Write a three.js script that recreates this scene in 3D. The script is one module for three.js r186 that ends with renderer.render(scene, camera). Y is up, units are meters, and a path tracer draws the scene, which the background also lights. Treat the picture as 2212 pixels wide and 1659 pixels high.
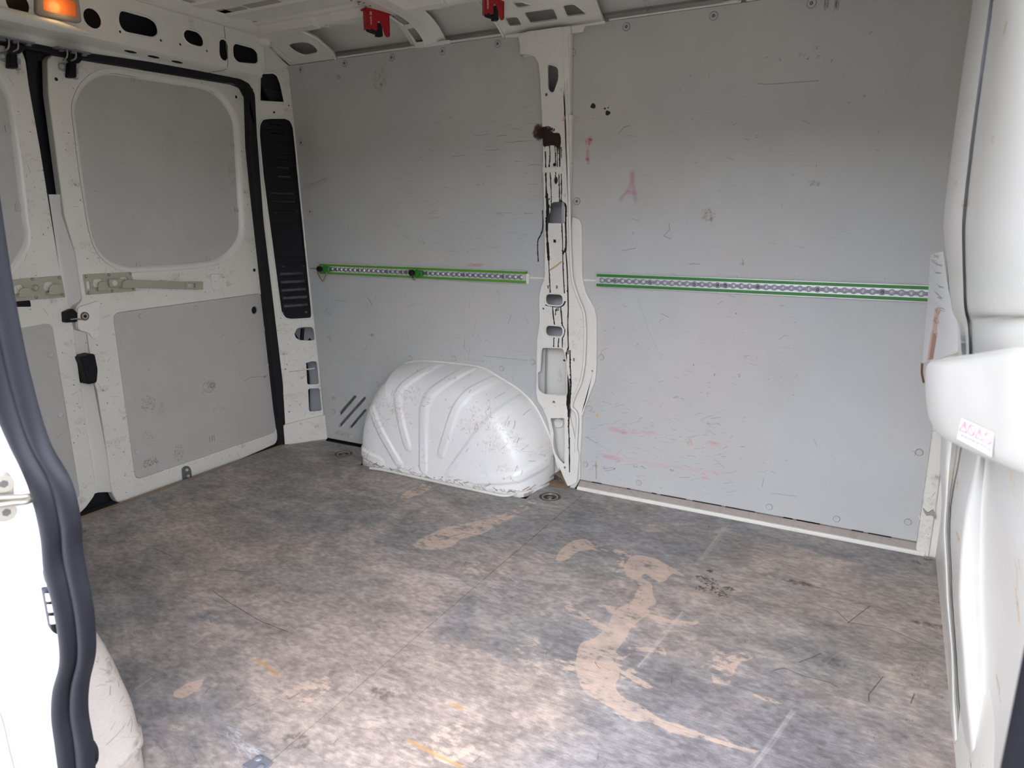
import * as THREE from 'three';
import { mergeGeometries, mergeVertices, toCreasedNormals } from 'three/addons/utils/BufferGeometryUtils.js';
import { RoundedBoxGeometry } from 'three/addons/geometries/RoundedBoxGeometry.js';
import { RectAreaLightUniformsLib } from 'three/addons/lights/RectAreaLightUniformsLib.js';

// ------------------------------------------------------------------ camera, sky, exposure
const scene = new THREE.Scene();
const renderer = new THREE.WebGLRenderer({ antialias: true });
renderer.toneMapping = THREE.LinearToneMapping;
renderer.toneMappingExposure = 1.0;
renderer.shadowMap.enabled = true;
RectAreaLightUniformsLib.init();

const camera = new THREE.PerspectiveCamera(57.3, 2212 / 1659, 0.02, 200);   // phone held at the sliding door opening
camera.position.set(0, 1, 0);
camera.up.set(-0.1079, 0.9743, -0.1979);
camera.lookAt(-1.3904, 0.3239, -2.5709);
camera.focus = 2.3;
camera.userData.fStop = 8;

{ // overcast sky: the same in every direction round, slightly brighter overhead
  const w = 64, h = 32, d = new Float32Array(w * h * 4);
  for (let j = 0; j < h; j++) {
    const el = ((j + 0.5) / h - 0.5) * Math.PI, L = el > 0 ? 0.85 + 0.15 * Math.sin(el) : 0.85;
    for (let i = 0; i < w; i++) { const k = (j * w + i) * 4; d[k] = 0.93 * L; d[k + 1] = 0.965 * L; d[k + 2] = 1.15 * L; d[k + 3] = 1; }
  }
  const t = new THREE.DataTexture(d, w, h, THREE.RGBAFormat, THREE.FloatType);
  t.mapping = THREE.EquirectangularReflectionMapping; t.magFilter = THREE.LinearFilter; t.needsUpdate = true;
  scene.background = t; scene.environment = t;
  scene.backgroundIntensity = 1; scene.environmentIntensity = 13;
}

// ------------------------------------------------------------------ small tools
let seed = 7;
const rnd = () => { seed = (seed * 1664525 + 1013904223) >>> 0; return seed / 4294967296; };
const rr = (a, b) => a + (b - a) * rnd();
const clamp = (v, a = 0, b = 1) => Math.min(b, Math.max(a, v));
const sstep = (a, b, v) => { const t = clamp((v - a) / (b - a)); return t * t * (3 - 2 * t); };
const mix = (a, b, t) => a + (b - a) * t;
const PERM = new Float32Array(65536); for (let i = 0; i < 65536; i++) PERM[i] = rnd();
const lat = (i, j) => PERM[((i * 73 + j * 9277) ^ ((i * 131) >> 3) * 57) & 65535];
function vnoise(x, y) {
  const i = Math.floor(x), j = Math.floor(y); let u = x - i, v = y - j; u = u * u * (3 - 2 * u); v = v * v * (3 - 2 * v);
  const a = lat(i, j), b = lat(i + 1, j), c = lat(i, j + 1), d = lat(i + 1, j + 1);
  return a + (b - a) * u + (c - a) * v + (a - b - c + d) * u * v;
}
const fbm = (x, y, o = 4) => { let s = 0, a = 0.5, n = 0; for (let k = 0; k < o; k++) { s += a * vnoise(x, y); n += a; a *= 0.5; x = x * 2.03 + 17.7; y = y * 2.03 + 9.1; } return s / n; };

const taken = {};
function numbered(n) { const k = taken[n] ?? 0; taken[n] = k + 1; return k ? n + '_' + String(k).padStart(3, '0') : n; }
function shade(o) { o.traverse((m) => { if (m.isMesh) { m.castShadow = true; m.receiveShadow = true; } }); return o; }
function thing(name, label, category, group, kind) {       // a Group whose children are its parts
  const g = new THREE.Group(); g.name = numbered(name); scene.add(g);
  g.userData = { label, category }; if (group) g.userData.group = group; if (kind) g.userData.kind = kind;
  return g;
}
function part(name, geo, mat, parent, label) {
  const m = new THREE.Mesh(geo, mat); m.name = name; m.castShadow = m.receiveShadow = true; parent.add(m);
  if (label) m.userData.label = label;
  return m;
}
function single(name, geo, mat, label, category, group, kind) {    // a thing that is one mesh
  const m = part(numbered(name), geo, mat, scene);
  m.userData = { label, category }; if (group) m.userData.group = group; if (kind) m.userData.kind = kind;
  return m;
}

// outlines
function rounded(pts, r, n = 5) {                            // polygon with its corners rounded
  const out = [], N = pts.length;
  for (let i = 0; i < N; i++) {
    const p = pts[(i + N - 1) % N], c = pts[i], q = pts[(i + 1) % N];
    const a = [p[0] - c[0], p[1] - c[1]], b = [q[0] - c[0], q[1] - c[1]];
    const la = Math.hypot(...a), lb = Math.hypot(...b), rad = c[2] ?? r, k = Math.min(rad, la * 0.49, lb * 0.49);
    if (k < 1e-4) { out.push([c[0], c[1]]); continue; }
    const s = [c[0] + a[0] / la * k, c[1] + a[1] / la * k], e = [c[0] + b[0] / lb * k, c[1] + b[1] / lb * k];
    for (let t = 0; t <= n; t++) { const u = t / n; out.push([(1 - u) ** 2 * s[0] + 2 * u * (1 - u) * c[0] + u * u * e[0], (1 - u) ** 2 * s[1] + 2 * u * (1 - u) * c[1] + u * u * e[1]]); }
  }
  return out;
}
const circ = (x, y, rx, ry = rx, n = 18) => Array.from({ length: n }, (_, i) => [x + rx * Math.cos(i / n * 2 * Math.PI), y + ry * Math.sin(i / n * 2 * Math.PI)]);
const rect = (x0, y0, x1, y1) => [[x0, y0], [x1, y0], [x1, y1], [x0, y1]];
const stad = (cx, cy, w, h) => rounded(rect(cx - w / 2, cy - h / 2, cx + w / 2, cy + h / 2), Math.min(w, h) / 2, 6);
function smooth(pts, n = 6, closed = true) {                 // a soft curve through points
  const c = new THREE.CatmullRomCurve3(pts.map((p) => new THREE.Vector3(p[0], p[1], p[2] ?? 0)), closed, 'centripetal');
  return c.getPoints(pts.length * n).slice(0, closed ? -1 : undefined).map((v) => [v.x, v.y, v.z]);
}
const path2 = (pts, Kls = THREE.Path) => new Kls(pts.map((p) => new THREE.Vector2(p[0], p[1])));
function sheet(pts, holes = [], depth = 0.003, bevel = 0, seg = 2) {   // extruded outline, front face at local z = 0, body behind it
  const s = path2(pts, THREE.Shape); for (const h of holes) s.holes.push(path2(h));
  const g = new THREE.ExtrudeGeometry(s, { depth: Math.max(depth - bevel, 1e-4), bevelEnabled: bevel > 0, bevelThickness: bevel, bevelSize: bevel, bevelOffset: -bevel, bevelSegments: seg, curveSegments: 8 });
  g.computeBoundingBox(); g.translate(0, 0, -g.boundingBox.max.z);
  const p = g.attributes.position, uv = new Float32Array(p.count * 2);
  for (let i = 0; i < p.count; i++) { uv[2 * i] = p.getX(i); uv[2 * i + 1] = p.getY(i); }
  g.setAttribute('uv', new THREE.BufferAttribute(uv, 2));
  return g;
}
function uvIn(g, x0, y0, w, h) { const u = g.attributes.uv; for (let i = 0; i < u.count; i++) u.setXY(i, (u.getX(i) - x0) / w, (u.getY(i) - y0) / h); return g; }
const basis = (ux, uy, uz, vx, vy, vz, ox, oy, oz) => { const u = new THREE.Vector3(ux, uy, uz).normalize(), v = new THREE.Vector3(vx, vy, vz).normalize(), n = u.clone().cross(v); return new THREE.Matrix4().makeBasis(u, v, n).setPosition(ox, oy, oz); };
const onWall = (g, z) => g.applyMatrix4(basis(1, 0, 0, 0, 1, 0, 0, 0, z));             // far side wall: u = x, v = y
const onRear = (g, x) => g.applyMatrix4(basis(0, 0, -1, 0, 1, 0, x, 0, 0));            // rear doors: u = -z, v = y
const onCant = (g, lift = 0) => g.applyMatrix4(basis(1, 0, 0, 0, 0.075, 0.18, 0, 1.645 - 0.923 * lift, -2.38 + 0.385 * lift));   // sloping frames between wall and roof
const onDeck = (g, y) => g.applyMatrix4(basis(1, 0, 0, 0, 0, -1, 0, y, 0));            // facing up: u = x, v = -z
const onRoof = (g, y) => g.applyMatrix4(basis(1, 0, 0, 0, 0, 1, 0, y, 0));             // facing down: u = x, v = z
const DW = 0.17;
const cornerX = (y) => -2.373 + (1.65 - y) * 0.05;
function onCorner(g, lift = 0) {                              // twisted face of the rear corner pillar: u across, v = y
  const p = g.attributes.position;
  for (let i = 0; i < p.count; i++) {
    const s = p.getX(i) / DW, y = p.getY(i), n = p.getZ(i) + lift, dx = cornerX(y) + 2.405, dz = -0.17, L = Math.hypot(dx, dz);
    p.setXYZ(i, -2.405 + dx * s - dz / L * n, y, -2.213 + dz * s + dx / L * n);
  }
  g.computeVertexNormals(); return g;
}
const box = (x0, y0, z0, x1, y1, z1, r = 0) => (r ? new RoundedBoxGeometry(x1 - x0, y1 - y0, z1 - z0, 2, r) : new THREE.BoxGeometry(x1 - x0, y1 - y0, z1 - z0)).translate((x0 + x1) / 2, (y0 + y1) / 2, (z0 + z1) / 2);
const metricBox = (x0, y0, z0, x1, y1, z1) => { const g = box(x0, y0, z0, x1, y1, z1), p = g.attributes.position, n = g.attributes.normal, u = g.attributes.uv; for (let i = 0; i < p.count; i++) { const ax = Math.abs(n.getX(i)) > 0.5, ay = Math.abs(n.getY(i)) > 0.5; u.setXY(i, ax ? p.getZ(i) : p.getX(i), ay ? p.getZ(i) : p.getY(i)); } return g; };
const flat = (g) => { const o = g.index ? g.toNonIndexed() : g; for (const k of Object.keys(o.attributes)) if (!['position', 'normal', 'uv'].includes(k)) o.deleteAttribute(k); return o; };
const join = (list) => mergeGeometries(list.map(flat));
const tube = (pts, r, n = 40, m = 8, closed = false) => new THREE.TubeGeometry(new THREE.CatmullRomCurve3(pts.map((p) => new THREE.Vector3(...p)), closed), n, r, m, closed);
function loft(rows, closedAcross = false) {                   // rows of 3D points -> smooth surface
  const R = rows.length, Cn = rows[0].length, pos = [], uv = [], idx = [];
  for (let i = 0; i < R; i++) for (let j = 0; j < Cn; j++) { pos.push(...rows[i][j]); uv.push(rows[i][j][0], rows[i][j][1]); }
  const J = closedAcross ? Cn : Cn - 1;
  for (let i = 0; i < R - 1; i++) for (let j = 0; j < J; j++) { const a = i * Cn + j, b = i * Cn + (j + 1) % Cn, c = a + Cn, d = b + Cn; idx.push(a, b, d, a, d, c); }
  const g = new THREE.BufferGeometry(); g.setAttribute('position', new THREE.Float32BufferAttribute(pos, 3)); g.setAttribute('uv', new THREE.Float32BufferAttribute(uv, 2)); g.setIndex(idx); g.computeVertexNormals();
  return g;
}
function profileX(prof, x0, x1) {                             // (y, z) profile drawn along the van
  return loft(prof.map(([y, z]) => [[x0, y, z], [x1, y, z]]));
}
function solidProfileX(prof, x0, x1, bevel = 0) {             // closed (z, y) outline extruded along x
  const s = path2(prof.map(([z, y]) => [-z, y]), THREE.Shape);
  const g = new THREE.ExtrudeGeometry(s, { depth: x1 - x0 - 2 * bevel, bevelEnabled: bevel > 0, bevelSize: bevel, bevelThickness: bevel, bevelOffset: -bevel, bevelSegments: 2 });
  g.translate(0, 0, bevel); g.applyMatrix4(basis(0, 0, -1, 0, 1, 0, x0, 0, 0)); return g;
}

// ------------------------------------------------------------------ computed textures
function canvas(w, h) { const c = document.createElement('canvas'); c.width = w; c.height = h; return c; }
function tex(c, srgb = true, rep = null) {
  const t = new THREE.CanvasTexture(c); if (srgb) t.colorSpace = THREE.SRGBColorSpace;
  if (rep) { t.wrapS = t.wrapT = THREE.RepeatWrapping; t.repeat.set(1 / rep, 1 / rep); }
  t.anisotropy = 8; return t;
}
function pixels(c, fn) { const x = c.getContext('2d'), im = x.createImageData(c.width, c.height), d = im.data; for (let j = 0, k = 0; j < c.height; j++) for (let i = 0; i < c.width; i++, k += 4) { const v = fn(i, j); d[k] = v[0]; d[k + 1] = v[1]; d[k + 2] = v[2]; d[k + 3] = 255; } x.putImageData(im, 0, 0); }
function inMetres(c, x0, y0, w, h) { const x = c.getContext('2d'); x.setTransform(c.width / w, 0, 0, -c.height / h, -x0 * c.width / w, c.height + y0 * c.height / h); x.lineCap = x.lineJoin = 'round'; return x; }
const rgba = (r, g, b, a) => `rgba(${r},${g},${b},${a})`;
function stroke(x, pts, width, col, wob = 0) {
  x.strokeStyle = col; x.lineWidth = width; x.beginPath();
  pts.forEach((p, i) => { const q = [p[0] + rr(-wob, wob), p[1] + rr(-wob, wob)]; i ? x.lineTo(q[0], q[1]) : x.moveTo(q[0], q[1]); }); x.stroke();
}
function fillPoly(x, pts, col) { x.fillStyle = col; x.beginPath(); pts.forEach((p, i) => (i ? x.lineTo(p[0], p[1]) : x.moveTo(p[0], p[1]))); x.closePath(); x.fill(); }
function blot(x, cx, cy, rx, ry, col, n = 26, sx = 0.004) {    // ragged smear made of many small dabs
  for (let i = 0; i < n; i++) { const a = rr(0, 6.28), r = Math.sqrt(rnd()); x.fillStyle = col; x.beginPath(); x.ellipse(cx + rx * r * Math.cos(a), cy + ry * r * Math.sin(a), rr(0.3, 1) * sx, rr(0.3, 1) * sx * 0.7, rr(0, 3), 0, 7); x.fill(); }
}
function drip(x, pts, width, col = rgba(16, 9, 6, 0.97)) {     // a run of tar with uneven width and beads
  const q = smooth(pts, 10, false);
  for (let i = 0; i < q.length - 1; i++) stroke(x, [q[i], q[i + 1]], width * (0.65 + 0.7 * vnoise(i * 0.35, width * 9e3)), col);
  for (let i = 0; i < q.length; i += 3) if (rnd() < 0.35) { x.fillStyle = col; x.beginPath(); x.ellipse(q[i][0] + rr(-1, 1) * width * 0.5, q[i][1], width * rr(0.3, 0.8), width * rr(0.4, 1.2), 0, 0, 7); x.fill(); }
}
function scuffs(x, x0, y0, w, h, n, len, col, wide = 0.0008, along = 0.3) {
  for (let i = 0; i < n; i++) {
    const cx = x0 + rnd() * w, cy = y0 + rnd() * h, a = (rnd() - 0.5) * 2 * along * Math.PI, L = len * rr(0.2, 1) ** 2, b = rr(-0.3, 0.3);
    x.strokeStyle = col(rnd()); x.lineWidth = wide * rr(0.4, 1.6); x.beginPath(); x.moveTo(cx, cy);
    x.quadraticCurveTo(cx + L * 0.5 * Math.cos(a + b), cy + L * 0.5 * Math.sin(a + b), cx + L * Math.cos(a), cy + L * Math.sin(a)); x.stroke();
  }
}
console.log('tools');
// ------------------------------------------------------------------ materials
const CREAM = [226, 224, 212];
function paintTexture(size, metres, base, nScuff, nDirt, dark = 0.5) {
  const c = canvas(size, size);
  pixels(c, (i, j) => { const u = i / size, v = j / size, n = (fbm(u * 6, v * 6, 3) - 0.5) * 7 + (vnoise(i * 0.7, j * 0.7) - 0.5) * 4; return [base[0] + n, base[1] + n, base[2] + n]; });
  const x = inMetres(c, 0, 0, metres, metres);
  for (let k = 0; k < nDirt; k++) { const cx = rr(0.05, 0.95) * metres, cy = rr(0.05, 0.95) * metres; blot(x, cx, cy, rr(0.01, 0.05), rr(0.005, 0.03), rgba(120, 104, 82, 0.05), 60, 0.006); }
  scuffs(x, 0.02, 0.02, metres - 0.05, metres - 0.05, nScuff, 0.03, (t) => rgba(70 + 50 * t, 62 + 45 * t, 50 + 40 * t, dark * rr(0.3, 1)), 0.0009, 1);
  scuffs(x, 0.02, 0.02, metres - 0.05, metres - 0.05, nScuff >> 1, 0.005, (t) => rgba(40, 34, 28, dark * 1.3), 0.0015, 1);
  return tex(c, true, metres);
}
const std = (o) => new THREE.MeshPhysicalMaterial({ roughness: 0.5, ...o });
const mPaint = std({ map: paintTexture(1024, 0.9, CREAM, 60, 10, 0.25), roughness: 0.38, clearcoat: 0.25, clearcoatRoughness: 0.25 });
const mPaintWorn = std({ map: paintTexture(1024, 0.7, [222, 219, 205], 360, 60, 0.6), roughness: 0.45, clearcoat: 0.15, clearcoatRoughness: 0.35 });
const mPaintClean = std({ color: 0xe9eaea, roughness: 0.22, clearcoat: 0.6, clearcoatRoughness: 0.12 });
const mRubber = std({ color: 0x101115, roughness: 0.5, specularIntensity: 0.4 });
const mRubberMatt = std({ color: 0x0b0b0d, roughness: 0.75 });
const mBlackPlastic = std({ color: 0x0c0c0f, roughness: 0.55, specularIntensity: 0.6 });
const mSteel = std({ color: 0xa9a496, metalness: 0.85, roughness: 0.38 });
const mZinc = std({ color: 0xb3b09c, metalness: 0.45, roughness: 0.4 });
const mAlu = std({ color: 0xd6d7d8, metalness: 0.45, roughness: 0.34 });
const mAluDark = std({ color: 0x83848a, metalness: 0.4, roughness: 0.5 });
const mGreen = std({ color: 0x5a9a2c, roughness: 0.5 });
const mGreenDark = std({ color: 0x2c7d26, roughness: 0.45 });
const mGreyPlastic = std({ color: 0x8b857c, roughness: 0.6 });
const mScrew = std({ color: 0xb5b4ae, roughness: 0.5 });
const mScrewDark = std({ color: 0x5f5c55, metalness: 0.6, roughness: 0.5 });
const mRed = std({ color: 0xa30d1a, roughness: 0.38 });
const mDark = std({ color: 0x1d1e21, roughness: 0.9 });
const mGround = std({ color: 0x504e4a, roughness: 0.95 });
const mDrill = std({ color: 0x0a0a0a, roughness: 0.9 });
const mRust = std({ color: 0x6a4630, roughness: 0.9 });

// grey lining sheets of the far wall, with the marks that are on them
function liningTexture(x0, w, draw) {
  const W = 1536, Hh = Math.round(W * 1.7 / w), c = canvas(W, Math.min(Hh, 2048));
  pixels(c, (i, j) => {
    const u = i / W * w, v = j / c.height * 1.7, n = (fbm(u * 5 + x0 * 9, v * 5, 3) - 0.5) * 9 + (fbm(u * 14, v * 11 + x0, 3) - 0.5) * 5 + (vnoise(i * 0.8, j * 0.8) - 0.5) * 4, t = (fbm(u * 3 + 40, v * 3 + x0 * 5, 3) - 0.5) * 8;
    return [188 + n + t, 188 + n, 182 + n - t];
  });
  const x = inMetres(c, x0, 0, w, 1.7); draw(x);
  return tex(c);
}
const grey = (a) => (t) => rgba(70 + 40 * t, 68 + 40 * t, 64 + 38 * t, a * rr(0.3, 1));
const texLeft = liningTexture(-2.42, 1.3, (x) => {
  scuffs(x, -2.35, 0.1, 1.2, 1.5, 150, 0.02, grey(0.4), 0.0012, 1);
  scuffs(x, -1.85, 0.85, 0.7, 0.55, 130, 0.05, grey(0.45), 0.0013, 0.12);
  scuffs(x, -2.3, 0.1, 1.1, 0.7, 160, 0.04, grey(0.45), 0.0013, 0.6);
  scuffs(x, -2.3, 0.05, 1.1, 0.6, 70, 0.05, (t) => rgba(140, 105, 90, 0.22), 0.002, 0.4);
  for (const p of [[-1.5238, 1.2438], [-1.4215, 1.3147], [-1.2849, 1.2832], [-1.2407, 1.2834], [-1.3756, 1.2592]]) stroke(x, [[p[0] - 0.03, p[1] + 0.001], [p[0], p[1] - 0.001], [p[0] + 0.035, p[1] + 0.002]], 0.0018, rgba(85, 82, 78, 0.45));
  blot(x, -1.8833, 1.5451, 0.035, 0.05, rgba(115, 108, 70, 0.06), 90, 0.011);
  blot(x, -2.0964, 1.5763, 0.012, 0.01, rgba(60, 58, 54, 0.16), 30, 0.004);
  blot(x, -1.8773, 1.5307, 0.006, 0.006, rgba(50, 48, 44, 0.25), 20, 0.003);
  for (let k = 0; k < 14; k++) stroke(x, [[-2.3232, 1.1443], [-2.1848, 1.1801]].map((p) => [p[0] + rr(-0.008, 0.008), p[1] + rr(-0.012, 0.012)]), 0.003, rgba(150, 110, 70, 0.10));
  for (let k = 0; k < 40; k++) { const p = [-1.4943, 0.834]; stroke(x, [[p[0] + rr(0, 0.07), p[1] + rr(-0.006, 0.006)], [p[0] + rr(0.02, 0.09), p[1] + rr(-0.006, 0.006)]], 0.0025, rgba(200, 110, 112, 0.13)); }
  blot(x, -1.1781, 1.3121, 0.021, 0.024, rgba(52, 24, 12, 0.13), 240, 0.011);
  blot(x, -1.1716, 1.3072, 0.013, 0.016, rgba(36, 14, 6, 0.25), 120, 0.008);
  drip(x, [[-1.161, 1.038], [-1.1592, 0.9769], [-1.1666, 0.9527], [-1.178, 0.9332], [-1.1792, 0.8942], [-1.1761, 0.856]], 0.0038);
  stroke(x, [[-1.9958, 0.679], [-1.974, 0.6483]], 0.0035, rgba(90, 86, 80, 0.5));
  for (const q of [[[-2.0868, 0.978], [-2.0842, 0.9499]], [[-1.7, 0.9319], [-1.6909, 0.9108]], [[-1.4181, 0.4754], [-1.2179, 0.4751]], [[-1.5056, 0.5363], [-1.5062, 0.4978], [-1.4905, 0.4854]], [[-2.1856, 0.6574], [-2.1161, 0.6552]]]) stroke(x, q, 0.0016, rgba(90, 86, 80, 0.45));
  blot(x, -1.9814, 0.5164, 0.014, 0.006, rgba(80, 76, 70, 0.16), 40, 0.004);
  blot(x, -1.4686, 0.4543, 0.05, 0.006, rgba(150, 105, 95, 0.10), 60, 0.004);
  blot(x, -2.2293, 0.6009, 0.02, 0.02, rgba(90, 86, 80, 0.10), 60, 0.004);
  blot(x, -2.2253, 0.2025, 0.014, 0.008, rgba(190, 120, 60, 0.14), 60, 0.004);
  blot(x, -2.1809, 0.0371, 0.06, 0.012, rgba(120, 80, 50, 0.12), 120, 0.005);
});
const texRight = liningTexture(-1.09, 1.3, (x) => {
  scuffs(x, -1.0, 0.1, 1.1, 1.45, 130, 0.012, grey(0.5), 0.0012, 1);
  scuffs(x, -1.0, 0.15, 0.75, 0.7, 240, 0.03, grey(0.42), 0.0012, 0.25);
  scuffs(x, -0.98, 0.05, 0.55, 0.3, 150, 0.05, grey(0.42), 0.0013, 0.2);
  scuffs(x, -0.95, 0.9, 0.8, 0.5, 60, 0.04, grey(0.35), 0.0014, 0.15);
  for (const [p, r] of [[[-0.9726, 1.3841], 0.0085], [[-0.9187, 1.3577], 0.008], [[-0.9294, 1.3738], 0.003], [[-0.9174, 1.3751], 0.002], [[-0.9204, 1.3646], 0.0022]]) {
    fillPoly(x, smooth(circ(p[0], p[1], r * 1.15, r, 9).map((q) => [q[0] + rr(-0.2, 0.2) * r, q[1] + rr(-0.2, 0.2) * r]), 4), rgba(14, 14, 14, 0.97));
  }
  const redDab = (cx, cy, rx, ry, a, n) => blot(x, cx, cy, rx, ry, rgba(182, 70, 84, a * 0.7), n, 0.006);
  redDab(-0.9863, 1.273, 0.012, 0.017, 0.16, 60); redDab(-0.9804, 1.2749, 0.006, 0.004, 0.35, 16); redDab(-0.9879, 1.2221, 0.006, 0.03, 0.12, 80); redDab(-0.9886, 1.2109, 0.006, 0.005, 0.25, 16);
  redDab(-1.0374, 1.3485, 0.02, 0.008, 0.06, 30);
  for (const q of [[[-0.8212, 1.1633], [-0.8209, 1.1349], [-0.8147, 1.0996], [-0.8077, 1.0686]], [[-0.8249, 1.1612], [-0.8255, 1.1306], [-0.833, 1.1043], [-0.8608, 1.0737]], [[-0.8353, 1.0999], [-0.8136, 1.0951]]]) { for (let k = 0; k < 7; k++) stroke(x, q.map((p) => [p[0] + rr(-0.006, 0.006), p[1] + rr(-0.006, 0.006)]), 0.011, rgba(172, 134, 140, 0.1)); }
  for (let k = 0; k < 5; k++) blot(x, -0.5602, 1.0232, 0.025, 0.02, rgba(120, 108, 60, 0.08), 22, 0.006);
  blot(x, -0.5504, 1.0061, 0.006, 0.008, rgba(96, 50, 52, 0.35), 14, 0.003);
  for (const q of [[[-0.6875, 0.9923], [-0.6843, 0.9748], [-0.7039, 0.9526], [-0.6804, 0.944]], [[-0.8493, 0.9007], [-0.8011, 0.9108]], [[-0.6122, 0.8612], [-0.5766, 0.8631]], [[-0.7, 0.6893], [-0.6711, 0.6772]], [[-0.8761, 1.2912], [-0.8601, 1.3095], [-0.8368, 1.3146]], [[-0.6422, 1.4541], [-0.644, 1.4483]], [[-0.5826, 1.4448], [-0.5832, 1.441]], [[-0.4376, 1.411], [-0.404, 1.4055], [-0.2608, 1.4035]]]) stroke(x, q, 0.0018, rgba(78, 76, 72, 0.5), 0.001);
  stroke(x, [[-0.7892, 0.745], [-0.7347, 0.6116], [-0.6871, 0.5251]], 0.0016, rgba(110, 108, 104, 0.22), 0.001);
  for (const p of [[-0.4415, 0.8768], [-0.4379, 0.8683], [-0.4436, 0.866], [-0.8128, 0.9605], [-0.448, 0.7004], [-0.782, 0.5744], [-0.5787, 0.5213], [-0.4251, 0.4996], [-0.5042, 0.4937]]) blot(x, p[0], p[1], 0.004, 0.006, rgba(24, 22, 20, 0.5), 7, 0.0018);
  for (const p of [[-0.3192, 1.4806], [-0.3766, 1.4715], [-0.2746, 1.4943], [-0.2942, 1.469], [-0.2669, 1.4699], [-0.2313, 1.4544], [-0.4259, 1.2568], [-0.137, 1.5218], [-0.1347, 1.3495]]) blot(x, p[0], p[1], 0.005, 0.006, rgba(40, 38, 36, 0.3), 9, 0.002);
  for (const p of [[-0.2584, 1.6101], [-0.2331, 1.6033]]) for (let k = 0; k < 9; k++) { const dx = rr(-0.006, 0.006); stroke(x, [[p[0] + dx, p[1] + rr(0, 0.02)], [p[0] + dx, p[1] - rr(0, 0.02)]], 0.0014, rgba(40, 38, 36, 0.4)); }
  blot(x, -0.2492, 1.1127, 0.02, 0.008, rgba(70, 68, 64, 0.10), 30, 0.005);
  const redRun = (a, b, n, al) => { for (let k = 0; k < n; k++) { const t = rnd(), cx = mix(a[0], b[0], t), cy = mix(a[1], b[1], t) + rr(-0.007, 0.007); stroke(x, [[cx, cy], [cx + rr(0.005, 0.03), cy + rr(-0.004, 0.004)]], 0.0028, rgba(206, 120, 132, al * 0.6)); } };
  redRun([-0.8846, 0.2501], [-0.8215, 0.2447], 60, 0.2); redRun([-0.8062, 0.2495], [-0.7054, 0.2565], 50, 0.16); redRun([-0.518, 0.2499], [-0.4903, 0.2493], 26, 0.22); redRun([-0.9024, 0.1407], [-0.8384, 0.1369], 60, 0.24); redRun([-0.8174, 0.1362], [-0.4608, 0.1489], 150, 0.11); redRun([-0.529, 0.1254], [-0.5103, 0.1268], 14, 0.25);
  blot(x, -0.5761, 0.241, 0.012, 0.014, rgba(170, 130, 80, 0.14), 40, 0.005);
  blot(x, -0.9232, 0.2936, 0.006, 0.007, rgba(215, 150, 60, 0.4), 20, 0.003);
  stroke(x, [[-0.9242, 0.1104], [-0.9224, 0.0866], [-0.9222, 0.0434]], 0.004, rgba(150, 120, 90, 0.6), 0.001);
  for (const p of [[-0.9281, 0.0937], [-0.8847, 0.0931], [-0.8582, 0.0977], [-0.77, 0.1181], [-0.7394, 0.1207], [-0.6347, 0.126], [-0.6299, 0.3976]]) blot(x, p[0], p[1], 0.012, 0.005, rgba(60, 58, 56, 0.22), 22, 0.0025);
  for (const p of [[-0.7254, 0.3663], [-0.6812, 0.3644], [-0.6261, 0.3273]]) blot(x, p[0], p[1], 0.014, 0.01, rgba(70, 66, 60, 0.3), 10, 0.0018);
  for (const q of [[-0.1772, 0.3158]]) stroke(x, [q, [q[0] + 0.012, q[1] - 0.022]], 0.0014, rgba(110, 108, 110, 0.6));
  for (const q of [[[-0.319, 0.1547], [-0.3208, 0.1231]], [[-0.2904, 0.1057], [-0.2122, 0.1093]], [[0.1013, 0.3192], [0.1108, 0.3143], [0.1103, 0.3026]]]) stroke(x, q, 0.0014, rgba(100, 100, 104, 0.55));
});
const mLiningL = std({ map: texLeft, roughness: 0.62 }), mLiningR = std({ map: texRight, roughness: 0.6 });
function doorLining(sd) {
  seed = sd; const c = canvas(1024, 1024);
  pixels(c, (i, j) => { const n = (fbm(i / 130 + sd, j / 130, 3) - 0.5) * 8 + (vnoise(i * 0.8, j * 0.8) - 0.5) * 4; return [185 + n, 183 + n, 174 + n]; });
  const x = inMetres(c, 0, 0, 0.9, 0.9);
  scuffs(x, 0.02, 0.02, 0.8, 0.8, 110, 0.03, grey(0.4), 0.0013, 1);
  return { c, x };
}
const dl = doorLining(91);
const mDoorUpper = std({ map: (() => { const q = doorLining(33); blot(q.x, 0.3, 0.3, 0.03, 0.05, rgba(90, 84, 74, 0.06), 60, 0.01); return tex(q.c, true, 0.9); })(), roughness: 0.6 });
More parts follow.
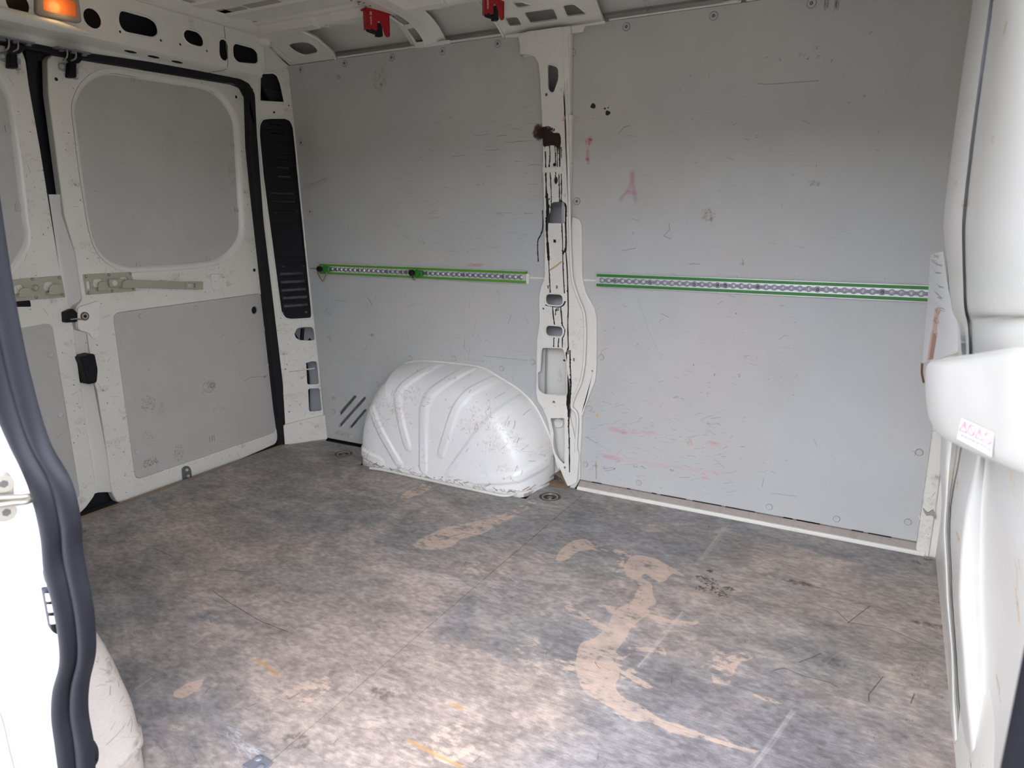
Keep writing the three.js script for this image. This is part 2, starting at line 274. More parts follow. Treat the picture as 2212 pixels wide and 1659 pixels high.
{ // dark smears on the lower door lining: u = -z, v = y, the texture starts at u = 1.45, v = 0
  const at = (p) => [p[0] - 1.45, p[1]];
  for (const [p, rx, ry, a, n] of [[[[1.8736, 0.3404]][0], 0.035, 0.025, 0.2, 110], [[[1.8902, 0.3426]][0], 0.014, 0.014, 0.3, 40], [[[1.601, 0.3307]][0], 0.03, 0.03, 0.16, 110], [[[1.7056, 0.1066]][0], 0.025, 0.035, 0.2, 90], [[[1.5834, 0.1025]][0], 0.035, 0.018, 0.28, 80], [[[1.5903, 0.202]][0], 0.03, 0.03, 0.12, 60], [[[1.6506, 0.3034]][0], 0.012, 0.03, 0.12, 40], [[[1.9078, 0.2344]][0], 0.03, 0.02, 0.12, 40], [[[2.1688, 0.3254]][0], 0.01, 0.006, 0.3, 20]])
    blot(dl.x, ...at(p), rx, ry, rgba(92, 84, 72, a), n, 0.004);
  for (const dx of [-0.012, 0, 0.01]) { const p = at([[1.8638, 0.1211]][0]); stroke(dl.x, [[p[0] + dx, p[1] + 0.012], [p[0] + dx, p[1] - 0.012]], 0.003, rgba(80, 76, 70, 0.5)); }
  stroke(dl.x, [[2.0461, 0.3255], [2.091, 0.3375], [2.1727, 0.3259]].map(at), 0.003, rgba(110, 106, 100, 0.4));
}
const mDoorLower = std({ map: (() => { const t = tex(dl.c, true, 0.9); t.offset.set(-1.45 / 0.9, 0); return t; })(), roughness: 0.6 });

// painted centre pillar with the runs of black tar down its face
const texPillar = (() => {
  const c = canvas(512, 2048), w = 0.425; seed = 12;
  pixels(c, (i, j) => { const n = (fbm(i / 60, j / 60, 3) - 0.5) * 7 + (vnoise(i * 0.8, j * 0.8) - 0.5) * 4; return [CREAM[0] + n, CREAM[1] + n, CREAM[2] + n]; });
  const x = inMetres(c, -1.325, 0, w, 1.7), K = rgba(15, 8, 6, 0.97);
  scuffs(x, -1.2, 0.02, 0.22, 1.5, 170, 0.012, (t) => rgba(80, 70, 56, 0.5 * rr(0.3, 1)), 0.001, 1);
  scuffs(x, -1.19, 0.9, 0.01, 0.5, 40, 0.008, (t) => rgba(30, 26, 22, 0.8), 0.002, 0.5);
  for (const p of [[-1.0276, 0.5535], [-1.0085, 0.4189], [-0.9965, 0.5958], [-0.9766, 0.6415], [-1.0838, 0.664]]) blot(x, p[0], p[1], 0.03, 0.02, rgba(190, 150, 110, 0.07), 60, 0.006);
  blot(x, -1.0621, 1.3487, 0.012, 0.016, rgba(205, 70, 100, 0.14), 40, 0.005);
  stroke(x, [[-1.1145, 0.8253], [-1.0868, 0.8445], [-1.0683, 0.857]], 0.006, rgba(176, 130, 70, 0.6), 0.002);
  fillPoly(x, smooth([[-1.1529, 1.3233], [-1.1257, 1.3181], [-1.1109, 1.3031], [-1.083, 1.298], [-1.0802, 1.2548], [-1.0909, 1.2477], [-1.0988, 1.2579], [-1.1144, 1.2609], [-1.1327, 1.2586], [-1.148, 1.2624], [-1.1535, 1.283]], 3), rgba(30, 12, 6, 0.97));
  blot(x, -1.1256, 1.3128, 0.022, 0.012, rgba(26, 10, 4, 0.6), 60, 0.005); blot(x, -1.0914, 1.2754, 0.009, 0.018, rgba(70, 24, 12, 0.6), 30, 0.004); blot(x, -1.0857, 1.2439, 0.010, 0.012, K, 40, 0.002);
  fillPoly(x, [[-1.1449, 1.1819], [-1.1186, 1.1865], [-1.0728, 1.1841], [-1.069, 1.1781], [-1.0975, 1.1759], [-1.1427, 1.1764]], rgba(20, 12, 9, 0.85));
  drip(x, [[-1.1396, 1.2643], [-1.137, 1.2281], [-1.1354, 1.1848]], 0.0046); drip(x, [[-1.1223, 1.268], [-1.1191, 1.2251], [-1.1227, 1.1844]], 0.004); drip(x, [[-1.1009, 1.2602], [-1.0983, 1.2265], [-1.0967, 1.1926]], 0.003); drip(x, [[-1.091, 1.2531], [-1.0904, 1.1856]], 0.003); drip(x, [[-1.0813, 1.2571], [-1.081, 1.183]], 0.0045); drip(x, [[-1.0755, 1.2524], [-1.0744, 1.2165]], 0.002);
  drip(x, [[-1.1348, 1.1757], [-1.1323, 1.109], [-1.1288, 1.0438], [-1.1308, 0.9974]], 0.005); drip(x, [[-1.1184, 1.1729], [-1.1159, 1.1454], [-1.1116, 1.0716], [-1.1152, 1.025]], 0.0032); drip(x, [[-1.0838, 1.1627], [-1.0809, 1.1171], [-1.0789, 1.0666]], 0.004); drip(x, [[-1.0744, 1.1625], [-1.0724, 1.1078], [-1.0726, 1.0642]], 0.0032); drip(x, [[-1.0963, 1.1677], [-1.096, 1.1449]], 0.003);
  drip(x, [[-1.13, 1.0943], [-1.1261, 1.0431], [-1.1285, 0.982], [-1.1257, 0.9345], [-1.1219, 0.8916], [-1.1193, 0.8628]], 0.008); drip(x, [[-1.1193, 0.8628], [-1.1159, 0.8097], [-1.1111, 0.7439]], 0.004); drip(x, [[-1.122, 1.0524], [-1.1247, 1.0196]], 0.006);
  drip(x, [[-1.0693, 0.9953], [-1.0649, 0.9306], [-1.061, 0.8309], [-1.054, 0.7466]], 0.0036); drip(x, [[-1.0748, 1.0704], [-1.0564, 1.0564], [-1.0548, 1.0009], [-1.0515, 0.9402], [-1.0517, 0.8978]], 0.006); drip(x, [[-1.0517, 0.8978], [-1.0451, 0.8314], [-1.0418, 0.7738], [-1.038, 0.6914], [-1.0383, 0.6274], [-1.0344, 0.5429]], 0.0045); drip(x, [[-1.0559, 0.8977], [-1.0636, 0.888]], 0.005);
  drip(x, [[-1.1308, 0.6984], [-1.1061, 0.6949], [-1.0843, 0.6946], [-1.0601, 0.6999], [-1.0497, 0.7152]], 0.004); drip(x, [[-1.1006, 0.6937], [-1.0979, 0.6631], [-1.0919, 0.6261]], 0.0038); drip(x, [[-1.0681, 0.6956], [-1.0648, 0.6652], [-1.0604, 0.6283]], 0.0042); drip(x, [[-1.0884, 0.6835], [-1.0892, 0.6637]], 0.003);
  drip(x, [[-1.0604, 0.6283], [-1.0504, 0.6116], [-1.0527, 0.5915], [-1.0595, 0.5785]], 0.003); drip(x, [[-1.0944, 0.5773], [-1.0939, 0.5439]], 0.0034); drip(x, [[-1.0736, 0.5774], [-1.0755, 0.5596], [-1.0746, 0.5395]], 0.0034); drip(x, [[-1.0595, 0.5785], [-1.0588, 0.5419]], 0.0036);
  drip(x, [[-1.0355, 0.5429], [-1.042, 0.5171], [-1.0391, 0.4514], [-1.0313, 0.4164], [-1.0291, 0.3652], [-1.0302, 0.2822]], 0.005); drip(x, [[-1.0273, 0.536], [-1.0262, 0.4882], [-1.0216, 0.4226], [-1.0237, 0.3658], [-1.0236, 0.2831]], 0.0045);
  drip(x, [[-1.0349, 0.425], [-1.0317, 0.3739], [-1.0324, 0.3271], [-1.0256, 0.2915]], 0.009); drip(x, [[-1.0246, 0.4261], [-1.0223, 0.3956], [-1.0254, 0.3332]], 0.005); drip(x, [[-1.0267, 0.2913], [-1.0267, 0.2387], [-1.0234, 0.1862], [-1.0197, 0.063]], 0.0048);
  return tex(c);
})();
const mPillar = std({ map: texPillar, roughness: 0.36, clearcoat: 0.25, clearcoatRoughness: 0.2 });
console.log('materials');
// worn phenolic floor boards: colour, streaks along the van, rubbed-through patches, scratches, oil
function floorTexture(x0, w, sd) {
  seed = sd;
  const z0 = -2.42, h = 2.02, W = Math.round(2048 * w / h), H = 2048, c = canvas(W, H), m = canvas(W / 2 | 0, H / 2);
  // where the surface film is rubbed through to the brown wood
  const y = inMetres(m, x0, z0, w, h); y.fillStyle = '#000'; y.fillRect(x0, z0, w, h);
  const worn = (pts, a) => { for (const k of [1.6, 1, 0.4]) { y.lineWidth = 0.02 * k; y.strokeStyle = rgba(255, 255, 255, a * 0.14); y.beginPath(); pts.forEach((p, i) => (i ? y.lineTo(p[0], p[1]) : y.moveTo(p[0], p[1]))); y.closePath(); y.stroke(); } fillPoly(y, pts, rgba(255, 255, 255, a)); };
  worn(smooth([[-0.6188, -1.8593], [-0.6141, -1.9276], [-0.5607, -1.9375], [-0.4876, -1.9033], [-0.4385, -1.8671], [-0.4781, -1.8697], [-0.4882, -1.8066], [-0.5222, -1.8149], [-0.5478, -1.8283], [-0.5548, -1.8074], [-0.5158, -1.785], [-0.4949, -1.7324], [-0.4703, -1.6853], [-0.483, -1.6565], [-0.4723, -1.6338], [-0.4803, -1.5949], [-0.4919, -1.5485], [-0.4909, -1.4979], [-0.49, -1.4498], [-0.4893, -1.4267], [-0.4687, -1.4172], [-0.4562, -1.4447], [-0.4673, -1.4045], [-0.4918, -1.4024], [-0.471, -1.3803], [-0.4518, -1.348], [-0.4479, -1.3093], [-0.416, -1.2779], [-0.3749, -1.2741], [-0.3352, -1.2535], [-0.2821, -1.2539], [-0.2295, -1.2493], [-0.1701, -1.2496], [-0.1326, -1.2545], [-0.1404, -1.2449], [-0.2166, -1.237], [-0.2844, -1.2244], [-0.3392, -1.2315], [-0.3789, -1.2202], [-0.4158, -1.2301], [-0.4487, -1.2415], [-0.4882, -1.2521], [-0.5149, -1.2729], [-0.5408, -1.3102], [-0.5608, -1.3537], [-0.5774, -1.4203], [-0.557, -1.4522], [-0.5492, -1.5045], [-0.5485, -1.5443], [-0.5558, -1.5956], [-0.5478, -1.6285], [-0.5324, -1.6664], [-0.5364, -1.7099], [-0.5418, -1.7546], [-0.5637, -1.7839], [-0.5942, -1.7963]], 3), 0.8);
  worn(smooth([[-0.8141, -1.7867], [-0.8226, -1.9254], [-0.788, -1.959], [-0.7395, -1.9088], [-0.7748, -1.8697], [-0.7888, -1.791]], 3), 0.7);
  worn(smooth([[-0.7758, -1.9299], [-0.6948, -1.9432], [-0.6255, -1.937], [-0.6246, -1.9104], [-0.6823, -1.9101], [-0.7543, -1.8988]], 2), 0.55);
  worn(smooth([[-0.6855, -1.5423], [-0.6712, -1.5718], [-0.5972, -1.5342], [-0.5428, -1.5236], [-0.5467, -1.4981], [-0.5966, -1.5156], [-0.6573, -1.5236]], 2), 0.62);
  worn(smooth([[-0.6088, -1.6042], [-0.5836, -1.6179], [-0.5604, -1.6159], [-0.5564, -1.5784], [-0.5849, -1.5969]], 2), 0.6);
  worn(smooth([[-0.4733, -1.6263], [-0.4094, -1.6279], [-0.3478, -1.6493], [-0.3617, -1.6218], [-0.4048, -1.6117], [-0.4615, -1.6106]], 2), 0.6);
  worn(smooth([[-0.4738, -1.4586], [-0.4184, -1.4839], [-0.3957, -1.4962], [-0.3799, -1.4723], [-0.3955, -1.4707], [-0.4247, -1.4641], [-0.4616, -1.4511]], 2), 0.6);
  worn(smooth([[-0.5117, -1.4008], [-0.4939, -1.4013], [-0.4541, -1.3679], [-0.4158, -1.3623], [-0.3733, -1.3438], [-0.3825, -1.3328], [-0.4289, -1.348], [-0.4661, -1.3635]], 2), 0.65);
  worn(smooth([[-0.4386, -1.35], [-0.4434, -1.3898], [-0.4193, -1.3762]], 2), 0.55);
  worn(smooth([[-0.3057, -1.4463], [-0.2905, -1.4848], [-0.2753, -1.4953], [-0.2903, -1.5347], [-0.2725, -1.5631], [-0.2538, -1.5315], [-0.2261, -1.5695], [-0.1964, -1.5605], [-0.2231, -1.5236], [-0.2242, -1.4715], [-0.2123, -1.4451], [-0.2582, -1.4202], [-0.2711, -1.4565], [-0.2915, -1.4647]], 2), 0.5);
  worn(smooth([[-0.6363, -1.7873], [-0.6497, -1.8891], [-0.636, -1.8966], [-0.6199, -1.7962]], 2), 0.4);
  worn(smooth([[-0.1798, -1.4252], [-0.1514, -1.4309], [-0.1198, -1.4292], [-0.0951, -1.397], [-0.1078, -1.4171], [-0.1487, -1.4135]], 2), 0.42);
  worn(smooth([[-1.2536, -1.6568], [-1.2518, -1.7478], [-1.2395, -1.8019], [-1.1944, -1.8755], [-1.135, -1.9513], [-1.0943, -1.8603], [-1.144, -1.767], [-1.1386, -1.7131], [-1.1864, -1.6541]], 3), 0.62);
  worn(smooth([[-1.139, -1.9056], [-1.1074, -2.0575], [-1.0845, -2.1841], [-1.0631, -2.154], [-1.077, -2.0126], [-1.1035, -1.8966]], 3), 0.42);
  worn(smooth([[-1.5381, -1.9718], [-1.534, -2.1098], [-1.486, -2.0986], [-1.4898, -1.9981], [-1.5122, -1.9517]], 3), 0.6);
  worn(smooth([[-1.286, -0.8301], [-1.2842, -0.8622], [-1.2648, -0.8886], [-1.2489, -0.8656], [-1.25, -0.8294], [-1.2678, -0.8198]], 3), 0.6);
  for (const q of [[[-1.072, -0.9363], [-1.0375, -1.0275], [-0.9966, -1.0127], [-1.0126, -0.9177]], [[-1.0366, -1.6113], [-0.9787, -1.6758], [-0.9074, -1.6335], [-0.976, -1.5652]], [[-0.7167, -0.9848], [-0.6729, -1.054], [-0.6208, -1.0222], [-0.6512, -0.9365]], [[-0.7576, -0.9481], [-0.741, -0.9716], [-0.6578, -0.9464], [-0.6913, -0.903]], [[-0.7111, -1.3253], [-0.6593, -1.3972], [-0.5455, -1.333], [-0.6149, -1.2568]]]) worn(smooth(q, 3), 0.42);
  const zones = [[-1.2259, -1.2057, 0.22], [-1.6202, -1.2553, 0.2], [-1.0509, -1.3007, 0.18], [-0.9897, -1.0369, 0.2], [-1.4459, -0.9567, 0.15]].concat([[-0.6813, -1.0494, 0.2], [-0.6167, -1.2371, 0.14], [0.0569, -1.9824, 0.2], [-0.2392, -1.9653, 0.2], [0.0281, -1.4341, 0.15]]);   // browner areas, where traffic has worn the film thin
  const md = y.getImageData(0, 0, m.width, m.height).data, mw = m.width;
  pixels(c, (i, j) => {
    const x = x0 + i / W * w, z = z0 + (1 - j / H) * h;
    const wx = x + (fbm(x * 3 + 9, z * 3, 2) - 0.5) * 0.25, wz = z + (fbm(x * 3 + 51, z * 3 + 7, 2) - 0.5) * 0.16;
    const big = fbm(wx * 2.4 + 5, wz * 3.0 + 3, 3), mid = fbm(wx * 8 + 31, wz * 14, 3), fine = fbm(x * 70, z * 120, 2), grain = vnoise(i * 0.9, j * 0.9), tone = fbm(wx * 3.1 + 77, wz * 3.7 + 8, 3), spot = fbm(wx * 20 + 3, wz * 28 + 11, 3);
    const mesh = Math.sin(x * 1396) * Math.sin(z * 1396);
    const rub = (0.55 + 0.4 * spot) * sstep(0.40, 0.66, md[((j >> 1) * mw + Math.min(i >> 1, mw - 1)) * 4] / 255 + (fine - 0.5) * 0.6 + (spot - 0.5) * 0.62 + (grain - 0.5) * 0.25);
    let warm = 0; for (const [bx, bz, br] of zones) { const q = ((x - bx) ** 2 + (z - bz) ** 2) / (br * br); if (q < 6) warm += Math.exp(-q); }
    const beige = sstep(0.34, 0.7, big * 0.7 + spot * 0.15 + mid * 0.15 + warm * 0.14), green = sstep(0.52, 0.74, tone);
    const L = 0.9 + (mid - 0.5) * 0.24 + (fine - 0.5) * 0.3 + (grain - 0.5) * 0.14 + (spot - 0.5) * 0.18 + mesh * 0.045;
    let r = mix(150, 180, beige), g = mix(145, 164, beige), b = mix(142, 150, beige);
    r = mix(r, 150, green * 0.45); g = mix(g, 150, green * 0.45); b = mix(b, 144, green * 0.45);
    r *= L; g *= L; b *= L;
    r = mix(r, 206 * (0.75 + 0.25 * L), rub); g = mix(g, 180 * (0.75 + 0.25 * L), rub); b = mix(b, 158 * (0.75 + 0.25 * L), rub);
    return [r, g, b];
  });
  const x = inMetres(c, x0, z0, w, h);
  scuffs(x, x0, z0, w, h, 6500, 0.05, (t) => rgba(212, 204, 198, 0.2 * t), 0.0011, 0.14);
  scuffs(x, x0, z0, w, h, 5200, 0.06, (t) => rgba(62, 56, 53, 0.26 * t), 0.0012, 0.14);
  scuffs(x, x0, z0, w, h, 160, 0.16, (t) => rgba(215, 206, 196, 0.3 * t), 0.0012, 0.9);
  scuffs(x, x0, z0, w, h, 260, 0.03, (t) => rgba(34, 30, 28, 0.5 * t), 0.0013, 0.7);
  return { c, x };
}
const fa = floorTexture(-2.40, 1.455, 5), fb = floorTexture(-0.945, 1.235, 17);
for (const { x } of [fa, fb]) {   // marks given in floor metres; each board keeps those that lie on it
  const chalk = (p, n, s) => { for (let k = 0; k < n; k++) { const a = [p[0] + rr(-s, s), p[1] + rr(-s, s) * 0.7]; stroke(x, [a, [a[0] + rr(0.01, 0.05), a[1] + rr(-0.008, 0.016)]], 0.0022, rgba(226, 230, 240, rr(0.05, 0.22))); } };
  for (const p of [[-1.1324, -1.5113], [-1.0578, -1.5208], [-0.9923, -1.5413], [-0.9302, -1.5659], [-0.9008, -1.6215], [-0.8406, -1.5938], [-0.8904, -1.5235]]) chalk(p, 36, 0.05);
  for (const p of [[-1.0847, -0.8027], [-1.0339, -0.792], [-0.9955, -0.7843]]) chalk(p, 26, 0.02);
  for (const q of [[[-0.1371, -1.2035], [-0.1169, -1.2883], [-0.0918, -1.4089]], [[-0.3952, -1.6785], [-0.4105, -1.5416], [-0.4216, -1.3941]]]) for (let k = 0; k < 8; k++) stroke(x, q.map((p) => [p[0] + rr(-0.006, 0.006), p[1] + rr(-0.004, 0.004)]), 0.004, rgba(205, 195, 186, 0.12));
  for (const q of [[[-0.4053, -2.2929], [-0.4085, -2.146], [-0.4178, -1.9566]]]) for (let k = 0; k < 10; k++) stroke(x, q.map((p) => [p[0] - rr(0, 0.02), p[1]]), 0.006, rgba(200, 188, 176, 0.08));
  for (const q of [[[-1.5052, -1.558], [-1.3304, -1.5309], [-1.076, -1.4658]], [[-0.704, -1.6578], [-0.6583, -1.6742], [-0.6118, -1.6828]], [[-0.7155, -1.6615], [-0.6262, -1.6713]], [[-1.4007, -0.966], [-1.4042, -0.9993]], [[-1.3672, -0.7911], [-1.374, -0.8375]], [[-2.3011, -1.7869], [-2.0917, -1.7758]]]) stroke(x, q, 0.0026, rgba(208, 188, 166, 0.55), 0.001);
  for (const q of [[[-1.5768, -1.1625], [-1.494, -1.147], [-1.3377, -1.1202], [-1.241, -1.1176]], [[-1.9529, -1.2524], [-1.8606, -1.2458]], [[-1.6565, -1.255], [-1.5553, -1.2989]], [[-0.0786, -1.8805], [-0.0391, -1.8757], [-0.0109, -1.8332], [0.0802, -1.848], [0.1529, -1.8153]], [[0.0358, -1.9502], [-0.0107, -1.8298]], [[-0.0986, -1.5939], [-0.0734, -1.6311], [-0.0611, -1.6558]], [[-0.1488, -1.5325], [-0.1286, -1.5546], [-0.0871, -1.5438], [-0.0318, -1.5468], [-0.012, -1.5366]], [[0.047, -1.5181], [0.0486, -1.5438], [0.0728, -1.625]], [[0.1276, -1.552], [0.1356, -1.591]], [[-1.2023, -1.7289], [-1.16, -1.8111], [-1.059, -1.8197]]]) stroke(x, q, 0.0022, rgba(46, 40, 38, 0.6), 0.002);
  for (const [px, pz, r] of [[-0.3792, -1.8771, 0.012], [-0.3587, -1.8537, 0.011], [-0.3389, -1.831, 0.01], [-0.3965, -1.8854, 0.008], [-0.385, -1.8226, 0.008], [-0.3211, -1.8162, 0.008], [-0.3158, -1.8602, 0.006], [-0.3854, -1.9367, 0.004]]) blot(x, px, pz, r * 2.2, r * 1.6, rgba(52, 46, 34, 0.5), 22, 0.005);
  for (const q of [[[-1.2259, -0.994], [-1.1947, -0.9935], [-1.1281, -0.979]], [[-0.7495, -0.9525], [-0.6801, -0.9478], [-0.6149, -0.9444]], [[-0.7333, -1.0858], [-0.7039, -1.0852]]]) for (let k = 0; k < 10; k++) stroke(x, q.map((p) => [p[0] + rr(-0.008, 0.008), p[1] + rr(-0.006, 0.006)]), 0.004, rgba(206, 146, 72, 0.12));
  for (const p of [[-0.1444, -1.9865], [0.1816, -1.9168]]) blot(x, p[0], p[1], 0.05, 0.012, rgba(60, 40, 38, 0.14), 70, 0.01);
  for (const p of [[0.1585, -1.6991], [0.162, -1.6362], [0.1419, -1.668], [0.1618, -1.7236], [0.1246, -1.4941], [0.0607, -1.4066]]) blot(x, p[0], p[1], 0.02, 0.02, rgba(26, 22, 22, 0.5), 9, 0.0022);
  for (const p of [[-0.8823, -1.0392], [-0.9425, -0.8478], [-0.0307, -1.6322]]) blot(x, p[0], p[1], 0.03, 0.02, rgba(70, 58, 50, 0.12), 60, 0.008);
  for (const p of [[0.1487, -2.2875], [0.1778, -2.3278]]) blot(x, p[0], p[1], 0.012, 0.01, rgba(96, 58, 30, 0.4), 26, 0.005);
  blot(x, -1.4956, -2.0659, 0.02, 0.012, rgba(190, 120, 70, 0.12), 30, 0.006);
}
const floorBump = (() => { const c = canvas(512, 512); seed = 3; pixels(c, (i, j) => { const v = 128 + 50 * (((j >> 2) & 1) ? 1 : -1) * 0.6 + (vnoise(i * 0.5, j * 0.5) - 0.5) * 120; return [v, v, v]; }); return tex(c, false, 0.25); })();
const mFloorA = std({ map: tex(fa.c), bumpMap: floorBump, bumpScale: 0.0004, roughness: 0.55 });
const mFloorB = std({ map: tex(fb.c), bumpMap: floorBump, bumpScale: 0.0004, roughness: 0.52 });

// wheel arch paint: cream, rubbed and dirty along the shoulder and the ribs
function archTexture(sd, dirty) {
  seed = sd; const c = canvas(1024, 512);
  pixels(c, (i, j) => { const n = (fbm(i / 90, j / 90, 3) - 0.5) * 8 + (vnoise(i * 0.8, j * 0.8) - 0.5) * 4; return dirty ? [196 + 3 * n, 188 + 3 * n, 176 + 3 * n] : [240 + n, 239 + n, 232 + n]; });
  const x = inMetres(c, -2.02, 0, 1.0, 0.5);
  const spots = dirty ? Array.from({ length: 46 }, () => [rr(-2, -1.1), rr(0, 0.42)]) : [[-1.6938, 0.3166], [-1.6397, 0.3389], [-1.7032, 0.2804], [-1.5809, 0.3146], [-1.7971, 0.2815], [-1.8316, 0.2379], [-1.7933, 0.2036], [-1.9071, 0.0729], [-1.8434, 0.0287], [-1.2598, 0.2592], [-1.2999, 0.2656], [-1.3129, 0.3058], [-1.227, 0.216], [-1.1942, 0.185], [-1.1305, 0.3586], [-1.0914, 0.154], [-1.1943, 0.0882], [-1.2738, 0.1725], [-1.6888, 0.2566], [-1.3615, 0.2448]];
  for (const p of spots) { blot(x, p[0], p[1], 0.05, 0.028, dirty ? rgba(120, 100, 84, 0.14) : rgba(158, 134, 92, 0.07), dirty ? 70 : 44, 0.007); scuffs(x, p[0] - 0.05, p[1] - 0.03, 0.1, 0.06, dirty ? 20 : 10, 0.03, (t) => rgba(84, 70, 52, 0.5 * t), 0.0014, 0.6); }
  scuffs(x, -2.0, 0, 0.95, 0.42, dirty ? 700 : 200, 0.02, (t) => rgba(80, 70, 58, (dirty ? 0.6 : 0.45) * t), 0.0014, 0.8);
  scuffs(x, -2.0, 0, 0.95, 0.02, 220, 0.03, (t) => rgba(110, 76, 50, 0.6 * t), 0.003, 0.2);
  return tex(c);
}
const mArchFar = std({ map: archTexture(21, false), roughness: 0.4, clearcoat: 0.2, clearcoatRoughness: 0.3 });
const mArchNear = std({ map: archTexture(22, true), roughness: 0.6 });
console.log('floor textures');

// ------------------------------------------------------------------ ground outside and the closed body shell
single('ground', metricBox(-30, -0.72, -30, 30, -0.62, 30), mGround, 'grey paved yard the van stands on', 'ground', null, 'structure');

{ // unseen low building added behind the camera to hide the sky near the horizon
  const b = thing('added_skyline_building', 'unseen long low grey building added behind the camera to hide low sky', 'building', null, 'structure');
  part('facade', metricBox(-22, -0.62, 9.0, 22, 2.3, 9.6), std({ color: 0x605d58, roughness: 0.9 }), b);
  part('roof_edge', metricBox(-22.2, 2.3, 8.8, 22.2, 2.5, 9.8), std({ color: 0x55534f, roughness: 0.8 }), b);
}

// floor boards with the wells for lashing rings
const wells = { a: [-2.0601, -2.2452], b: [-1.0447, -2.23], c: [-2.2868, -1.1843], plug: [-0.5068, -2.2332] };
const fl = thing('floor', 'worn brown-grey floor boards of the load bay', 'floor', null, 'structure');
{
  const hole = (p, r) => circ(p[0], -p[1], r, r, 28);
  const shape = [[-2.372, 0.47], [-1.935, 0.47], [-1.935, 0.655], [-1.17, 0.655], [-1.17, 0.40], [-0.9458, 0.40], [-0.9458, 2.35], [-1.115, 2.35], [-1.115, 2.168], [-1.925, 2.168], [-1.925, 2.35], [-2.27, 2.35], [-2.372, 2.215]];
  const ga = onDeck(sheet(shape, [hole(wells.a, 0.034), hole(wells.b, 0.036)], 0.012), 0); 
  const gb = onDeck(sheet(rect(-0.9442, 0.40, 0.205, 2.35), [hole(wells.plug, 0.0495)], 0.012), 0);
  const fit = (g, x0, w) => { const p = g.attributes.position, u = g.attributes.uv; for (let i = 0; i < p.count; i++) u.setXY(i, (p.getX(i) - x0) / w, (p.getZ(i) + 2.42) / 2.02); return g; };
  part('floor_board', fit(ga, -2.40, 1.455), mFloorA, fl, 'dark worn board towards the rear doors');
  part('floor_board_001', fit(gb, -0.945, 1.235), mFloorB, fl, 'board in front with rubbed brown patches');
  part('inspection_cover', fit(onDeck(sheet(hole(wells.plug, 0.048), [circ(wells.plug[0] - 0.034, -wells.plug[1] + 0.012, 0.003), circ(wells.plug[0] + 0.03, -wells.plug[1] + 0.01, 0.003)], 0.01), -0.0006), -0.945, 1.235), mFloorB, fl, 'round flush cover let into the board');
  part('underfloor', box(-2.52, -0.06, -2.46, 0.6, -0.03, -0.36), mDark, fl);
}
single('trim', (() => onDeck(sheet([[-2.398, 0.47], [-2.371, 0.47], [-2.371, 2.225], [-2.398, 2.205]], [], 0.02, 0.002), 0.002))(), std({ color: 0x877765, roughness: 0.6 }), 'dull brown edge strip along the rear end of the floor', 'edge strip', null, 'structure').name = 'trim_1';

// outer skin, roof, near side: closed box with thickness, open only at the sliding door
const cg = thing('ceiling', 'cream painted steel roof with pressed ribs', 'ceiling', null, 'structure');
{
  const prof = [[1.752, -0.60], [1.752, -2.20], [1.748, -2.30], [1.735, -2.37], [1.708, -2.415], [1.688, -2.428], [1.685, -2.43], [1.6845, -2.446], [1.68, -2.45], [1.64, -2.458], [1.5, -2.47]];
  part('roof_skin', profileX(prof, -2.55, 0.7), mPaint, cg);
  part('roof_outer', box(-2.6, 1.80, -2.60, 0.75, 1.83, -0.30), mPaint, cg);
  // pressed ribs running along the van
  for (const z of [-1.02, -1.2, -1.38, -1.56, -1.74, -1.885, -2.03, -2.165]) part('pressed_rib', solidProfileX([[z - 0.035, 1.7535], [z - 0.022, 1.744], [z + 0.022, 1.744], [z + 0.035, 1.7535]], -2.3, 0.2), mPaint, cg);
  // thin grey plates on the roof sheet
  const mGreyPatch = std({ color: 0xa9a699, roughness: 0.7 });
  for (const q of [[[-2.3057, -1.8173], [-2.267, -1.8688], [-2.3222, -1.9164], [-2.3599, -1.8592]], [[-2.1941, -1.8729], [-2.1653, -1.8884], [-2.2006, -1.9178], [-2.2388, -1.9107]], [[-2.2959, -1.9588], [-2.2508, -1.9641], [-2.317, -2.0255], [-2.3652, -2.0198]], [[-2.2345, -1.9682], [-2.1738, -2.0291], [-2.2054, -2.0606], [-2.333, -2.0575]], [[-2.3971, -2.1294], [-2.2718, -2.1268], [-2.3142, -2.1684], [-2.4001, -2.178]], [[-2.0949, -1.9612], [-2.0046, -1.9748], [-2.0877, -2.0377], [-2.1563, -2.0196]]]) {
    const xs = q.map((p) => p[0]), zs = q.map((p) => p[1]);
    part('grey_patch', onRoof(sheet(rounded(rect(Math.min(...xs), Math.min(...zs), Math.max(...xs), Math.max(...zs)), 0.006), [], 0.002), 1.7505), mGreyPatch, cg);
  }
}
const wf = thing('wall_front', 'near side of the van with the open sliding door gap', 'wall', null, 'structure');
part('side_skin', (() => { const g = sheet(rect(-2.6, -0.3, 0.75, 1.83), [rounded([[-0.99, -0.05], [0.22, -0.05], [0.22, 1.5], [-0.99, 1.5]], 0.05)], 0.02); return onWall(g, -0.40); })(), mPaintClean, wf);
{ // the sliding door itself, rolled back along the outside of the van
  const sd = thing('door', 'white sliding door rolled back behind the left photo edge', 'door', null, 'structure'); sd.name = 'door_3';
  part('door_shell', (() => { const g = sheet(rounded(rect(-2.2, -0.05, -1.06, 1.55), 0.06), [], 0.05, 0.012); return onWall(g, -0.25); })(), mPaintClean, sd);
}
part('inner_lining', (() => { const g = sheet(rect(-2.5, 0, -1.10, 1.66), [], 0.012); return onWall(g, -0.47); })(), mPaint, wf);
const wr = thing('wall_right', 'cream bulkhead between load bay and cab', 'wall', null, 'structure');
part('bulkhead', box(0.20, -0.03, -2.46, 0.23, 1.80, -0.42), mPaintWorn, wr);
